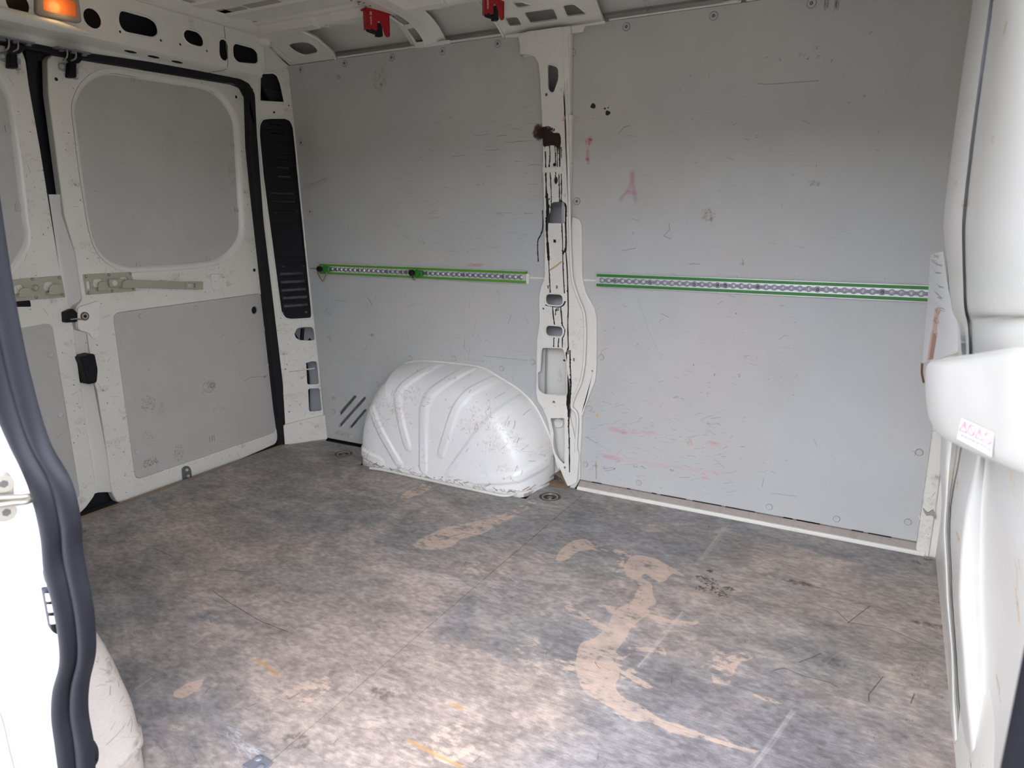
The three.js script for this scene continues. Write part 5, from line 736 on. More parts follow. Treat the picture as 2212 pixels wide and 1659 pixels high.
// top door catches hanging from the beam
function catchSet(label, pts) {
  const t = thing('door_catch', label, 'door catch', 'black catches at the top of the rear doors');
  const [top, body, foot] = pts;
  const mp = part('mounting_plate', onRear(sheet(rounded(shrink(pts[3], 0), 0.006), [], 0.003, 0.0008), -2.414), std({ color: 0xa9a99f, metalness: 0.4, roughness: 0.5 }), t);
  for (const p of pts[4]) { const k = part('bolt', new THREE.CylinderGeometry(0.0055, 0.0075, 0.006, 16), mAlu, mp); k.rotation.z = -Math.PI / 2; k.position.set(-2.409, p[1], -p[0]); }
  part('catch_body', onRear(sheet(rounded(body, 0.006), [], 0.024, 0.004), -2.388), mBlackPlastic, t);
  part('catch_head', onRear(sheet(rounded(foot, 0.004), [], 0.026, 0.004), -2.364), mBlackPlastic, t);
  const s = top;   // wire stirrup hanging from the beam
  part('stirrup', tube([[-2.352, s[0][1], -s[0][0]], [-2.352, s[1][1], -s[1][0]], [-2.365, s[1][1] - 0.012, -s[1][0] + 0.006]], 0.0028, 20, 6), mSteel, t);
  part('stirrup', tube([[-2.352, s[2][1], -s[2][0]], [-2.352, s[3][1], -s[3][0]], [-2.368, s[3][1] - 0.008, -s[3][0] + 0.006]], 0.0028, 20, 6), mSteel, t);
  const u0 = s[0][0] - 0.03, u1 = s[2][0] + 0.045, yy = s[0][1];
  part('hanger_plate', box(-2.375, yy - 0.002, -u1, -2.345, yy + 0.003, -u0), mAluDark, t);
  for (const k of [0.015, 0.05, 0.085]) part('hanger_bolt', new THREE.CylinderGeometry(0.006, 0.008, 0.01, 12).translate(-2.356, yy - 0.004, -u0 - k), mAluDark, t);
}
catchSet('black top catch of the right-hand rear door with wire stirrup', [[[1.4263, 1.523], [1.4232, 1.5012], [1.4536, 1.5254], [1.4504, 1.5023]], [[1.455, 1.4947], [1.4749, 1.5003], [1.4677, 1.4486], [1.4443, 1.4478]], [[1.4386, 1.5116], [1.4786, 1.5271], [1.4807, 1.5034], [1.4694, 1.4913], [1.452, 1.4882], [1.4393, 1.5018]], [[1.4303, 1.4893], [1.453, 1.4954], [1.4758, 1.4914], [1.4939, 1.4977], [1.4906, 1.4503], [1.474, 1.4476], [1.4712, 1.4735], [1.4491, 1.4677], [1.4307, 1.4705]], [[1.4385, 1.4814], [1.4883, 1.4882], [1.4848, 1.46]]]);
catchSet('black top catch of the left-hand rear door at the photo edge', [[[1.2584, 1.5192], [1.2548, 1.495], [1.2834, 1.5207], [1.2798, 1.4963]], [[1.2782, 1.489], [1.2966, 1.4944], [1.2943, 1.447], [1.269, 1.4454]], [[1.2651, 1.505], [1.3074, 1.5171], [1.3058, 1.4999], [1.2935, 1.4863], [1.2765, 1.4831], [1.2653, 1.494]], [[1.2533, 1.4861], [1.2798, 1.493], [1.2996, 1.4893], [1.3192, 1.4949], [1.3153, 1.4487], [1.2998, 1.446], [1.2945, 1.4678], [1.2755, 1.4643], [1.2539, 1.466]], [[1.2644, 1.4781], [1.311, 1.4839], [1.3089, 1.4571]]]);
// ------------------------------------------------------------------ wheel arches
function archGeometry(mirror) {
  const wall = smooth([[-1.098, -0.012], [-1.10, 0.06], [[-1.1097, 0.163]][0], [[-1.1373, 0.222]][0], [[-1.1785, 0.2917]][0], [[-1.2401, 0.3468]][0], ...[[-1.3445, 0.398], [-1.4061, 0.4235], [-1.469, 0.4305], [-1.5989, 0.4308], [-1.7138, 0.4267], [-1.8054, 0.407]], [-1.80, 0.405], [-1.865, 0.345], [-1.92, 0.25], [-1.95, 0.14], [-1.957, 0.05], [-1.96, -0.012]].filter((p) => p), 12, false);
  const ribs = [[[-1.9252, 0.053], [-1.8591, 0.0432], [-1.7904, 0.0308]], [[-1.8353, 0.2439], [-1.7723, 0.1472], [-1.6943, 0.0436]], [[-1.6061, 0.4358], [-1.6843, 0.3589], [-1.7011, 0.3253], [-1.6753, 0.2134], [-1.6468, 0.1236]], [[-1.4373, 0.4469], [-1.5432, 0.3471], [-1.567, 0.2913], [-1.5716, 0.0415]], [[-1.2717, 0.4464], [-1.3871, 0.3626], [-1.4215, 0.3038], [-1.4843, 0.1204]], [[-1.22, 0.3356], [-1.2797, 0.2684], [-1.4428, 0.0445]], [[-1.3368, 0.0349], [-1.1615, 0.0666], [-1.0226, 0.1361]]];
  const W = [0.019, 0.017, 0.0165, 0.0185, 0.017, 0.018, 0.018];
  const rib = (x, y) => { let h = 0; ribs.forEach((r, i) => { let d = 9; for (let k = 0; k < r.length - 1; k++) { const [ax, ay] = r[k], bx = r[k + 1][0] - ax, by = r[k + 1][1] - ay, t = clamp(((x - ax) * bx + (y - ay) * by) / (bx * bx + by * by)); d = Math.min(d, Math.hypot(x - ax - bx * t, y - ay - by * t)); } h = Math.max(h, 1 - sstep(W[i] - 0.005, W[i] + 0.003, d)); }); return h; };
  const deep = new THREE.CatmullRomCurve3([[0, 1], [0.05, 0.985], [0.10, 0.955], [0.14, 0.915], [0.17, 0.865], [0.19, 0.805], [0.201, 0.73], [0.208, 0.64], [0.212, 0.5], [0.214, 0.25], [0.215, 0.0]].map(([d, s]) => new THREE.Vector3(d, s, 0)));
  const rows = [], S = 110;
  for (let i = 0; i <= S; i++) { const q = deep.getPoint(i / S); rows.push(wall.map(([x, y]) => [-1.548 + (x + 1.548) * (q.y + 0.35 * (1 - q.y) * q.y), -0.012 + (y + 0.012) * q.y, -2.379 + q.x])); }
  const g = loft(rows), p = g.attributes.position, n = g.attributes.normal;
  let flip = 0; for (let i = 0; i < p.count; i++) flip += n.getZ(i);
  for (let i = 0; i < p.count; i++) { const h = rib(p.getX(i), p.getY(i)) * 0.006 * (flip < 0 ? -1 : 1) * sstep(-2.375, -2.34, p.getZ(i)); p.setXYZ(i, p.getX(i) + n.getX(i) * h, p.getY(i) + n.getY(i) * h, p.getZ(i) + n.getZ(i) * h); }
  if (mirror) { for (let i = 0; i < p.count; i++) p.setXYZ(i, p.getX(i) + 0.018, p.getY(i), -2.85 - p.getZ(i)); const id = g.index; for (let i = 0; i < id.count; i += 3) { const a = id.getX(i); id.setX(i, id.getX(i + 1)); id.setX(i + 1, a); } }
  const u = g.attributes.uv; for (let i = 0; i < p.count; i++) u.setXY(i, (p.getX(i) + 2.02) / 1.0, p.getY(i) / 0.5);
  g.computeVertexNormals(); return g;
}
{
  const a = thing('wheel_arch', 'cream wheel arch with raised ribs against the far wall', 'wheel arch', 'wheel arches');
  part('arch_shell', archGeometry(false), mArchFar, a);
  part('weld_flange', tube([[-1.0781, 0.06], [-1.1097, 0.163], [-1.1373, 0.222], [-1.1785, 0.2917], [-1.2401, 0.3468]].concat([[-1.3445, 0.398], [-1.4061, 0.4235], [-1.469, 0.4305], [-1.5989, 0.4308], [-1.7138, 0.4267], [-1.8054, 0.4052], [-1.8797, 0.3487], [-1.9582, 0.2573]]).map(([x, y]) => [x, y, -2.3775]), 0.006, 90, 6), mPaint, a);
  part('sealant_line', tube([[-1.8292, -2.1458], [-1.7796, -2.1495], [-1.5321, -2.1491], [-1.2584, -2.1413], [-1.1903, -2.1506], [-1.1596, -2.2038], [-1.1232, -2.3427]].map(([x, z], i) => [x, 0.004 + 0.002 * (i % 2), z]), 0.006, 60, 6), mPaintWorn, a, 'thick sealant along the floor');
  const b = thing('wheel_arch', 'dirty scratched wheel arch in the near left corner', 'wheel arch', 'wheel arches');
  part('arch_shell', archGeometry(true), mArchNear, b);
}

// ------------------------------------------------------------------ lashing rails
function cargoRail(x0, x1, y, label, green, first) {
  const t = thing('cargo_rail', label, 'rail', 'green striped lashing rails');
  const h = 0.0232, z = -2.379, P = 0.0254, n = Math.floor((x1 - x0 - 0.01) / P), s0 = x0 + (x1 - x0 - (n - 1) * P) / 2;
  part('rail_back', box(x0, y - h, z, x1, y + h, z + 0.004), mAluDark, t);
  for (const s of [-1, 1]) { part('rail_edge', box(x0, y + s * h - 0.0012, z, x1, y + s * h + 0.0012, z + 0.0105), mAlu, t); part('green_stripe', box(x0, y + s * (h - 0.0062) - 0.0047, z, x1, y + s * (h - 0.0062) + 0.0047, z + 0.0085), green, t); }
  // track face with its chain-shaped slot
  const R = 0.0098, k = 0.0055, top = [], a0 = Math.asin(k / R);
  for (let i = 0; i < n; i++) { const c = s0 + i * P; for (let j = 0; j <= 8; j++) { const a = Math.PI - a0 - (Math.PI - 2 * a0) * j / 8; top.push([c + R * Math.cos(a), R * Math.sin(a)]); } }
  const slot = top.concat(top.slice().reverse().map(([x, v]) => [x, -v])).map(([x, v]) => [x, y + v]);
  part('track_face', onWall(sheet(rect(x0, y - 0.0122, x1, y + 0.0122), [slot], 0.006, 0), z + 0.0100), mAlu, t);
  const cup = new THREE.LatheGeometry([[0.0, 0.0042], [0.0028, 0.0038], [0.0044, 0.002], [0.0058, 0.0004], [0.0064, 0.0003]].map(([r, v]) => new THREE.Vector2(r, v)), 14).rotateX(Math.PI / 2);
  for (let i = 0; i < n; i++) { const q = part('pocket', cup, mAlu, t); q.position.set(s0 + i * P, y, z + 0.004); if ([3, 8, 14, 17, 18, 22, 29, 36].includes((i + first) % 41)) { const r = part('rivet', screwCore, mScrewDark, q); r.position.set(0, 0, 0.003); } }
  part('end_cap', box(first ? x0 - 0.003 : x1, y - h, z, first ? x0 : x1 + 0.012, y + h * (first ? 1 : 0.6), z + 0.008), first ? mAlu : mPaint, t);
  return t;
}
cargoRail(-2.256, -1.222, 0.7945, 'green striped lashing rail with two snap fittings, near the rear doors', mGreen, 0);
cargoRail(-0.939, 0.142, 0.796, 'bright green striped lashing rail between centre pillar and bulkhead', mGreenDark, 1);
function fitting(label, x, lay) {
  const t = thing('lashing_fitting', label, 'lashing fitting', 'green fittings in the left rail');
  const y = 0.7945, z = -2.369;
  part('base_block', new RoundedBoxGeometry(0.05, 0.022, 0.018, 3, 0.005).translate(x + 0.012, y, z + 0.008), mGreenDark, t);
  part('collar', new THREE.CylinderGeometry(0.0145, 0.0145, 0.006, 24).rotateX(Math.PI / 2).translate(x + 0.014, y, z + 0.018), mGreenDark, t);
  part('knob', new THREE.LatheGeometry([[0, 0.016], [0.009, 0.015], [0.0125, 0.01], [0.0125, 0.0], [0.01, -0.004]].map(([r, v]) => new THREE.Vector2(r, v)), 20).rotateX(Math.PI / 2).translate(x - 0.004, y + 0.002, z + 0.024), mBlackPlastic, t);
  const c = lay.map(([dx, dy]) => [x + dx, y + dy, z + 0.016]);
  part('ring', new THREE.TubeGeometry(new THREE.CatmullRomCurve3(c.map((p) => new THREE.Vector3(...p)), true, 'catmullrom', 0.15), 60, 0.0028, 8, true), mSteel, t);
}
fitting('green and black snap fitting at the rear end of the rail, ring hanging', -2.222, [[-0.03, -0.008], [-0.008, -0.012], [0.020, -0.010], [0.022, -0.018], [0.0, -0.05], [-0.006, -0.05], [-0.03, -0.018]]);
fitting('green and black snap fitting in the middle of the left rail', -1.725, [[-0.03, 0.008], [-0.022, 0.012], [0.004, -0.022], [0.002, -0.027], [-0.006, -0.026], [-0.028, -0.004]]);

// ------------------------------------------------------------------ floor rings
function floorRing(label, p, r, tilt, showCup = true, y0 = 0) {
  const t = thing('lashing_ring', label, 'lashing ring', 'steel rings let into the floor');
  t.position.set(p[0], y0, p[1]);
  if (showCup) {
    part('cup', new THREE.LatheGeometry([[0, -0.010], [r * 0.55, -0.010], [r * 0.8, -0.009], [r * 0.97, -0.001], [r * 1.0, 0.0006], [r * 1.12, 0.0008], [r * 1.16, 0]].map(([a, b]) => new THREE.Vector2(a, b)), 32), std({ color: 0x5b544c, metalness: 0.3, roughness: 0.65 }), t, 'dirty pressed cup');
    part('bolt', new THREE.LatheGeometry([[0, 0.0], [0.008, 0], [0.011, -0.003], [0.012, -0.009]].map(([a, b]) => new THREE.Vector2(a, b)), 6), std({ color: 0x7d7268, metalness: 0.5, roughness: 0.5 }), t);
  }
  const g = new THREE.TorusGeometry(r * 0.78, 0.0032, 8, 40); g.rotateX(Math.PI / 2 + tilt); part('ring', g.translate(0, showCup ? -0.002 : 0.012, 0), mSteel, t);
}
floorRing('round lashing ring in its cup between wheel arch and centre pillar', wells.b, 0.036, 0.05);
floorRing('round lashing ring in its cup behind the far wheel arch by the corner', wells.a, 0.034, 0.05);
floorRing('loose steel lashing ring lying at the rear near the left door', [-2.2841, -1.1978], 0.04, -0.2, false, 0.001);
{
  const t = thing('floor_bracket', 'worn steel bracket with bolt heads at the bottom photo edge by the floor seam', 'bracket');
  const p = [-0.9535, -0.778];
  part('bracket_plate', onDeck(sheet(rounded([[p[0] - 0.03, -p[1] - 0.03], [p[0] + 0.018, -p[1] - 0.03], [p[0] + 0.018, -p[1] + 0.004], [p[0] - 0.018, -p[1] + 0.01]], 0.006), [], 0.004, 0.001), 0.004), mAluDark, t);
  for (const [dx, dz] of [[-0.014, 0.002], [0.006, 0.016]]) part('bolt', new THREE.SphereGeometry(0.008, 14, 6, 0, 6.3, 0, 1.57).scale(1, 0.45, 1).translate(p[0] + dx, 0.004, p[1] + dz), mAluDark, t);
}

// ------------------------------------------------------------------ near rear edge of the sliding door opening
const onJamb = (g, lift) => g.applyMatrix4(basis(0.25, 0, -0.968, 0, 1, 0, -0.955 + 0.968 * lift, 0, -0.43 + 0.25 * lift));
const jamb = thing('door_jamb', 'glossy white body edge of the sliding door opening at far left', 'door jamb');
{
  const edge = smooth([[-0.9826, 0.9101], [-0.9829, 0.8409], [-0.984, 0.7667], [-0.9639, 0.7291], [-0.9337, 0.6747], [-0.9241, 0.609], [-0.9297, 0.5509], [-0.9214, 0.5131], [-0.92, 0.4681], [-0.9272, 0.4255], [-0.9568, 0.3718], [-0.9717, 0.3258], [-0.9761, 0.2809], [-0.9802, 0.2319], [-0.9947, 0.1445], [-1.033, -0.0378]], 5, false);
  const J = (t) => [-0.955 - 0.25 * t, -0.43 + 0.968 * t];   // flat of the body edge, facing forwards and outwards
  const rows = edge.map(([x, y]) => [[x + 0.02, y, -0.462], [x + 0.008, y, -0.450], [(x + J(0.01)[0]) / 2 + 0.004, y, -0.44], ...[0.015, 0.06, 0.11, 0.16, 0.22].map((t) => [J(t)[0], y, J(t)[1]])]);
  rows.unshift(rows[0].map(([x, y, z]) => [x - 0.03, 1.5, z]));
  part('jamb_skin', loft(rows), mPaintClean, jamb);
  part('body_groove', onJamb(tube([[-0.0505, 0.3891], [-0.0473, 0.3591], [-0.0464, 0.3217], [-0.045, 0.2876], [-0.0445, 0.2574]].map(([u, y]) => [u, y, 0]), 0.0016, 40, 6), 0.0002), mGreyPlastic, jamb);
}
const js = thing('door_seal', 'thick black double-lipped rubber seal down the left of the opening', 'seal');
{
  const lo = smooth([[-0.9807, 0.9327], [-0.9941, 0.84], [-0.984, 0.7667], [-0.9639, 0.7291], [-0.9337, 0.6747], [-0.9241, 0.609], [-0.9297, 0.5509], [-0.9214, 0.5131], [-0.92, 0.4681], [-0.9272, 0.4255], [-0.9568, 0.3718], [-0.9717, 0.3258], [-0.9761, 0.2809], [-0.9802, 0.2319], [-0.9947, 0.1445], [-1.033, -0.0378]], 6, false), hi = smooth([[-0.9211, 1.0399], [-0.9226, 0.9131], [-0.914, 0.81], [-0.8945, 0.7342], [-0.8601, 0.6883], [-0.8528, 0.6426], [-0.8576, 0.6058], [-0.8569, 0.5714], [-0.8535, 0.5223], [-0.8623, 0.4569], [-0.8899, 0.3974], [-0.9024, 0.3517], [-0.9017, 0.2995], [-0.9066, 0.2631], [-0.9187, 0.1802], [-0.9512, 0.0077]], 6, false);
  const sec = (n) => (k) => lo.map((a, i) => { const b = hi[i]; return Array.from({ length: n + 1 }, (_, j) => k(a, b, j / n)); });
  const lobe = (t0, t1, zc, amp) => loft(sec(10)((a, b, s) => { const ang = Math.PI * s, t = mix(t0, t1, 0.5 - 0.5 * Math.cos(ang)); return [mix(a[0], b[0], t), mix(a[1], b[1], t), zc + amp * Math.sin(ang)]; }));
  part('outer_bulb', lobe(0, 0.56, -0.452, 0.016), mRubber, js);
  part('inner_bulb', lobe(0.5, 1.0, -0.458, 0.014), mRubber, js);
  part('carrier', loft(sec(2)((a, b, s) => [mix(a[0], b[0], s), mix(a[1], b[1], s), -0.458])), mRubberMatt, js);
}
single('cable_loop', tube([[-0.9411, 0.2786, -0.47], [-0.9698, 0.2467, -0.49], [-0.9839, 0.2195, -0.5], [-0.9884, 0.2034, -0.5], [-0.9649, 0.217, -0.48]], 0.0042, 30, 8), mRubberMatt, 'short black cable loop sticking out behind the left seal', 'cable');
{
  const cb = thing('contact_block', 'black electric contact block with three metal pads on the left jamb', 'contact block');
  const Z = 0.02;
  part('base_plate', onJamb(sheet(smooth([[0.0199, 0.5617], [0.0267, 0.5672], [0.0323, 0.5628], [0.0331, 0.5332], [0.0362, 0.47], [0.0361, 0.4435], [0.0292, 0.4402], [0.024, 0.4493], [0.0193, 0.4676], [0.0189, 0.5428]], 3), [], 0.006, 0.002), Z), std({ color: 0x3c3d42, roughness: 0.6 }), cb);
  part('contact_body', onJamb(sheet(rounded([[0.0147, 0.5357], [0.0249, 0.5355], [0.0301, 0.5276], [0.0314, 0.4702], [0.0217, 0.4685], [0.0151, 0.4775]], 0.004), [], 0.022, 0.003), Z + 0.014), mBlackPlastic, cb);
  for (const q of [[[0.015, 0.5327], [0.0213, 0.5311], [0.021, 0.5195], [0.0147, 0.5215]], [[0.0151, 0.517], [0.0212, 0.5155], [0.021, 0.5038], [0.0149, 0.5058]], [[0.0153, 0.5003], [0.0212, 0.4987], [0.021, 0.4869], [0.015, 0.4891]]]) part('metal_pad', onJamb(sheet(rounded(q, 0.001), [], 0.003, 0.0006), Z + 0.0155), std({ color: 0xd5d2c4, roughness: 0.4 }), cb);
}
{
  const st = thing('striker', 'steel latch striker with two bolts on the white left jamb', 'striker');
  const Z = 0.012;
  part('striker_plate', onJamb(sheet(smooth([[-0.0123, 0.6988], [0.0012, 0.6961], [0.0047, 0.6854], [0.0045, 0.6729], [0.0023, 0.6518], [0.0042, 0.644], [0.0002, 0.6361], [-0.0087, 0.6335], [-0.0205, 0.6391]], 3), [], 0.004, 0.0012), Z), mSteel, st);
  for (const p of [[-0.0054, 0.6837], [-0.0076, 0.6467]]) { const hb = part('bolt', onJamb(new THREE.CylinderGeometry(0.011, 0.011, 0.004, 24).rotateX(Math.PI / 2).translate(p[0], p[1], 0), Z + 0.002), mSteel, st); part('socket', onJamb(new THREE.CylinderGeometry(0.005, 0.005, 0.0045, 6).rotateX(Math.PI / 2).translate(p[0], p[1], 0), Z + 0.0024), mScrewDark, hb); }
  part('striker_bar', onJamb(tube([...[[-0.0201, 0.6622], [-0.0008, 0.66], [0.0132, 0.6577]].map(([x, y]) => [x, y, Z + 0.014]), ...[[0.0177, 0.6591], [0.0168, 0.663], [0.0084, 0.6649]].map(([x, y]) => [x, y, Z + 0.012]), ...[[-0.0189, 0.6707]].map(([x, y]) => [x, y, Z + 0.01])], 0.004, 50, 8), 0), mSteel, st);
}
// ------------------------------------------------------------------ front edge of the opening: door pillar, bulkhead edge, sticker
function rustTexture(sd, spots, w, h, x0, y0, base) {
  seed = sd; const c = canvas(512, 1024); pixels(c, (i, j) => { const n = (fbm(i / 70, j / 70, 3) - 0.5) * 9; return [base[0] + n, base[1] + n, base[2] + n * 1.2]; });
  const x = inMetres(c, x0, y0, w, h);
  for (const [px, py, r, a] of spots) { x.save(); x.translate(px, py); x.scale(6, 1); blot(x, 0, 0, r * 2, r * 3, rgba(214, 186, 124, 0.08), 50, r * 0.8); blot(x, 0, 0, r * 1.1, r * 1.8, rgba(150, 78, 44, Math.min(1, a * 1.1)), 26, r * 0.4); x.restore(); }
  scuffs(x, x0, y0, w, h, 40, 0.02, (t) => rgba(150, 130, 100, 0.3 * t), 0.001, 1);
  return tex(c);
}
const bp = thing('door_pillar', 'cream front pillar of the sliding door opening with rolled edge and rust spots', 'pillar');
{
  // rows from the roof to the floor: [photo-independent sections] left edge, bead, crease, face, outer edge, all in metres
  const secs = [
    [[0.0584, 1.604, -1.6], [0.0553, 1.5276, -1.4], [0.0615, 1.5032, -1.34], [0.0668, 1.4675, -1.25], [0.0721, 1.4733, -1.268], [0.0735, 1.4083, -1.1], [0.0596, 1.2187, -0.6]],
    [[0.0677, 1.3853, -1.6], [0.0629, 1.3366, -1.4], [0.0691, 1.321, -1.34], [0.0732, 1.2983, -1.25], [0.0775, 1.3022, -1.268], [0.0787, 1.2606, -1.1], [0.0636, 1.1394, -0.6]],
    [[0.0667, 1.2741, -1.6], [0.0621, 1.2395, -1.4], [0.0679, 1.2284, -1.34], [0.0734, 1.2122, -1.25], [0.0778, 1.2149, -1.268], [0.0801, 1.1852, -1.1], [0.068, 1.0988, -0.6]],
    [[0.067, 1.1354, -1.6], [0.0625, 1.1183, -1.4], [0.0684, 1.1128, -1.34], [0.0741, 1.1048, -1.25], [0.0786, 1.1061, -1.268], [0.0826, 1.0914, -1.1], [0.0737, 1.0485, -0.6]],
    [[0.0692, 0.9992, -1.6], [0.0645, 0.9993, -1.4], [0.0705, 0.9993, -1.34], [0.0775, 0.9994, -1.25], [0.0821, 0.9994, -1.268], [0.0869, 0.9995, -1.1], [0.0799, 0.9998, -0.6]],
    [[0.0748, 0.9647, -1.6], [0.0694, 0.9692, -1.4], [0.0753, 0.9706, -1.34], [0.0808, 0.9727, -1.25], [0.0849, 0.9724, -1.268], [0.0883, 0.9762, -1.1], [0.0816, 0.9875, -0.6]],
    [[0.0885, 0.8949, -1.6], [0.0808, 0.9082, -1.4], [0.0849, 0.9124, -1.34], [0.0886, 0.9187, -1.25], [0.0928, 0.9176, -1.268], [0.0943, 0.929, -1.1], [0.0851, 0.9626, -0.6]],
    [[0.1004, 0.8349, -1.6], [0.0911, 0.8557, -1.4], [0.0948, 0.8624, -1.34], [0.0961, 0.872, -1.25], [0.1005, 0.8704, -1.268], [0.0994, 0.8883, -1.1], [0.088, 0.941, -0.6]],
    [[0.1066, 0.819, -1.5], [0.0998, 0.8374, -1.35], [0.1054, 0.839, -1.34], [0.103, 0.8501, -1.25], [0.108, 0.8482, -1.268], [0.1092, 0.867, -1.15], [0.1037, 0.9283, -0.7]],
    [[0.1089, 0.7884, -1.45], [0.1046, 0.8071, -1.325], [0.1121, 0.8054, -1.34], [0.1086, 0.8188, -1.25], [0.1138, 0.8165, -1.268], [0.109, 0.8448, -1.1], [0.0833, 0.9307, -0.55]],
    [[0.118, 0.7321, -1.488], [0.1133, 0.7551, -1.363], [0.1177, 0.7599, -1.34], [0.1139, 0.7765, -1.25], [0.1191, 0.7736, -1.268], [0.1177, 0.8012, -1.138], [0.0916, 0.9069, -0.588]],
  ];
  const col = (j) => smooth(secs.map((s) => s[j]), 5, false);
  const cols = Array.from({ length: 7 }, (_, j) => col(j)), rows = cols[0].map((_, i) => cols.map((c) => c[i]));
  rows.unshift(rows[0].map(([x, y, z]) => [x, 1.76, z]));
  const spots = [[[[0.0814, 1.2081, -1]][0][2], [[0.0814, 1.2081, -1]][0][1], 0.004, 0.5], [[[0.0812, 1.0914, -1]][0][2], [[0.0812, 1.0914, -1]][0][1], 0.003, 0.3], [[[0.089, 0.8543, -1.45]][0][2], [[0.089, 0.8543, -1.45]][0][1], 0.004, 0.6], [[[0.0659, 1.057, -1.35]][0][2], [[0.0659, 1.057, -1.35]][0][1], 0.003, 0.2], [[[0.0811, 1.0256, -1.25]][0][2], [[0.0811, 1.0256, -1.25]][0][1], 0.003, 0.25]];
  const fine = (g, x0, y0, w, h) => { const p = g.attributes.position, u = g.attributes.uv; for (let i = 0; i < p.count; i++) u.setXY(i, (p.getZ(i) - x0) / w, (p.getY(i) - y0) / h); return g; };
  const mB = std({ map: rustTexture(40, spots, 1.3, 1.0, -1.75, 0.55, [212, 210, 198]), roughness: 0.35, clearcoat: 0.3, clearcoatRoughness: 0.2 });
  part('upper_skin', fine(loft(rows), -1.75, 0.55, 1.3, 1.0), mB, bp);
  part('inner_skin', loft(rows.map((r) => [r[0], [0.205, r[0][1], r[0][2] - 0.03]])), mPaintWorn, bp);
  part('outer_skin', loft(rows.map((r) => [r[6], [0.14, r[6][1], -0.50], [0.23, r[6][1], -0.40]])), mPaintClean, bp);
  // box section that carries the sticker
  const bx = [
    [[0.0582, 0.7865, -1.24], [0.0544, 0.8188, -1.08], [0.066, 0.8378, -1], [0.0843, 0.8566, -0.92], [0.0924, 0.8847, -0.78], [0.0918, 0.9173, -0.6]],
    [[0.0545, 0.7833, -1.2], [0.0486, 0.8221, -1], [0.0609, 0.8416, -0.9], [0.0767, 0.8597, -0.82], [0.0845, 0.8845, -0.7], [0.0811, 0.9177, -0.52]],
    [[0.0585, 0.7481, -1.2], [0.0528, 0.7906, -1], [0.0629, 0.8166, -0.88], [0.0784, 0.8344, -0.8], [0.0857, 0.8603, -0.68], [0.081, 0.8983, -0.5]],
    [[0.0669, 0.7131, -1.2], [0.0593, 0.7602, -1], [0.0678, 0.7869, -0.88], [0.0825, 0.802, -0.8], [0.0898, 0.8293, -0.68], [0.0846, 0.8724, -0.5]],
    [[0.0741, 0.6981, -1.2], [0.0656, 0.7453, -1], [0.0723, 0.7673, -0.888], [0.0857, 0.7806, -0.808], [0.0934, 0.8074, -0.688], [0.0893, 0.8504, -0.512]],
    [[0.081, 0.6773, -1.26], [0.0769, 0.7098, -1.12], [0.0835, 0.7334, -1], [0.1003, 0.7403, -0.94], [0.1119, 0.7662, -0.82], [0.1121, 0.8093, -0.64]],
    [[0.0922, 0.6401, -1.4], [0.0927, 0.6567, -1.32], [0.1043, 0.6681, -1.24], [0.1282, 0.6671, -1.2], [0.1529, 0.68, -1.12], [0.1682, 0.7134, -0.96]],
  ];
  const bc = Array.from({ length: 6 }, (_, j) => smooth(bx.map((s) => s[j]), 5, false)), br = bc[0].map((_, i) => bc.map((c) => c[i]));
  part('box_section', fine(loft(br), -1.75, 0.55, 1.3, 1.0), mB, bp, 'smooth cream box section');
  part('box_section', loft(br.map((r) => [r[0], [r[0][0] + 0.06, r[0][1], r[0][2] - 0.1]])), mDark, bp);
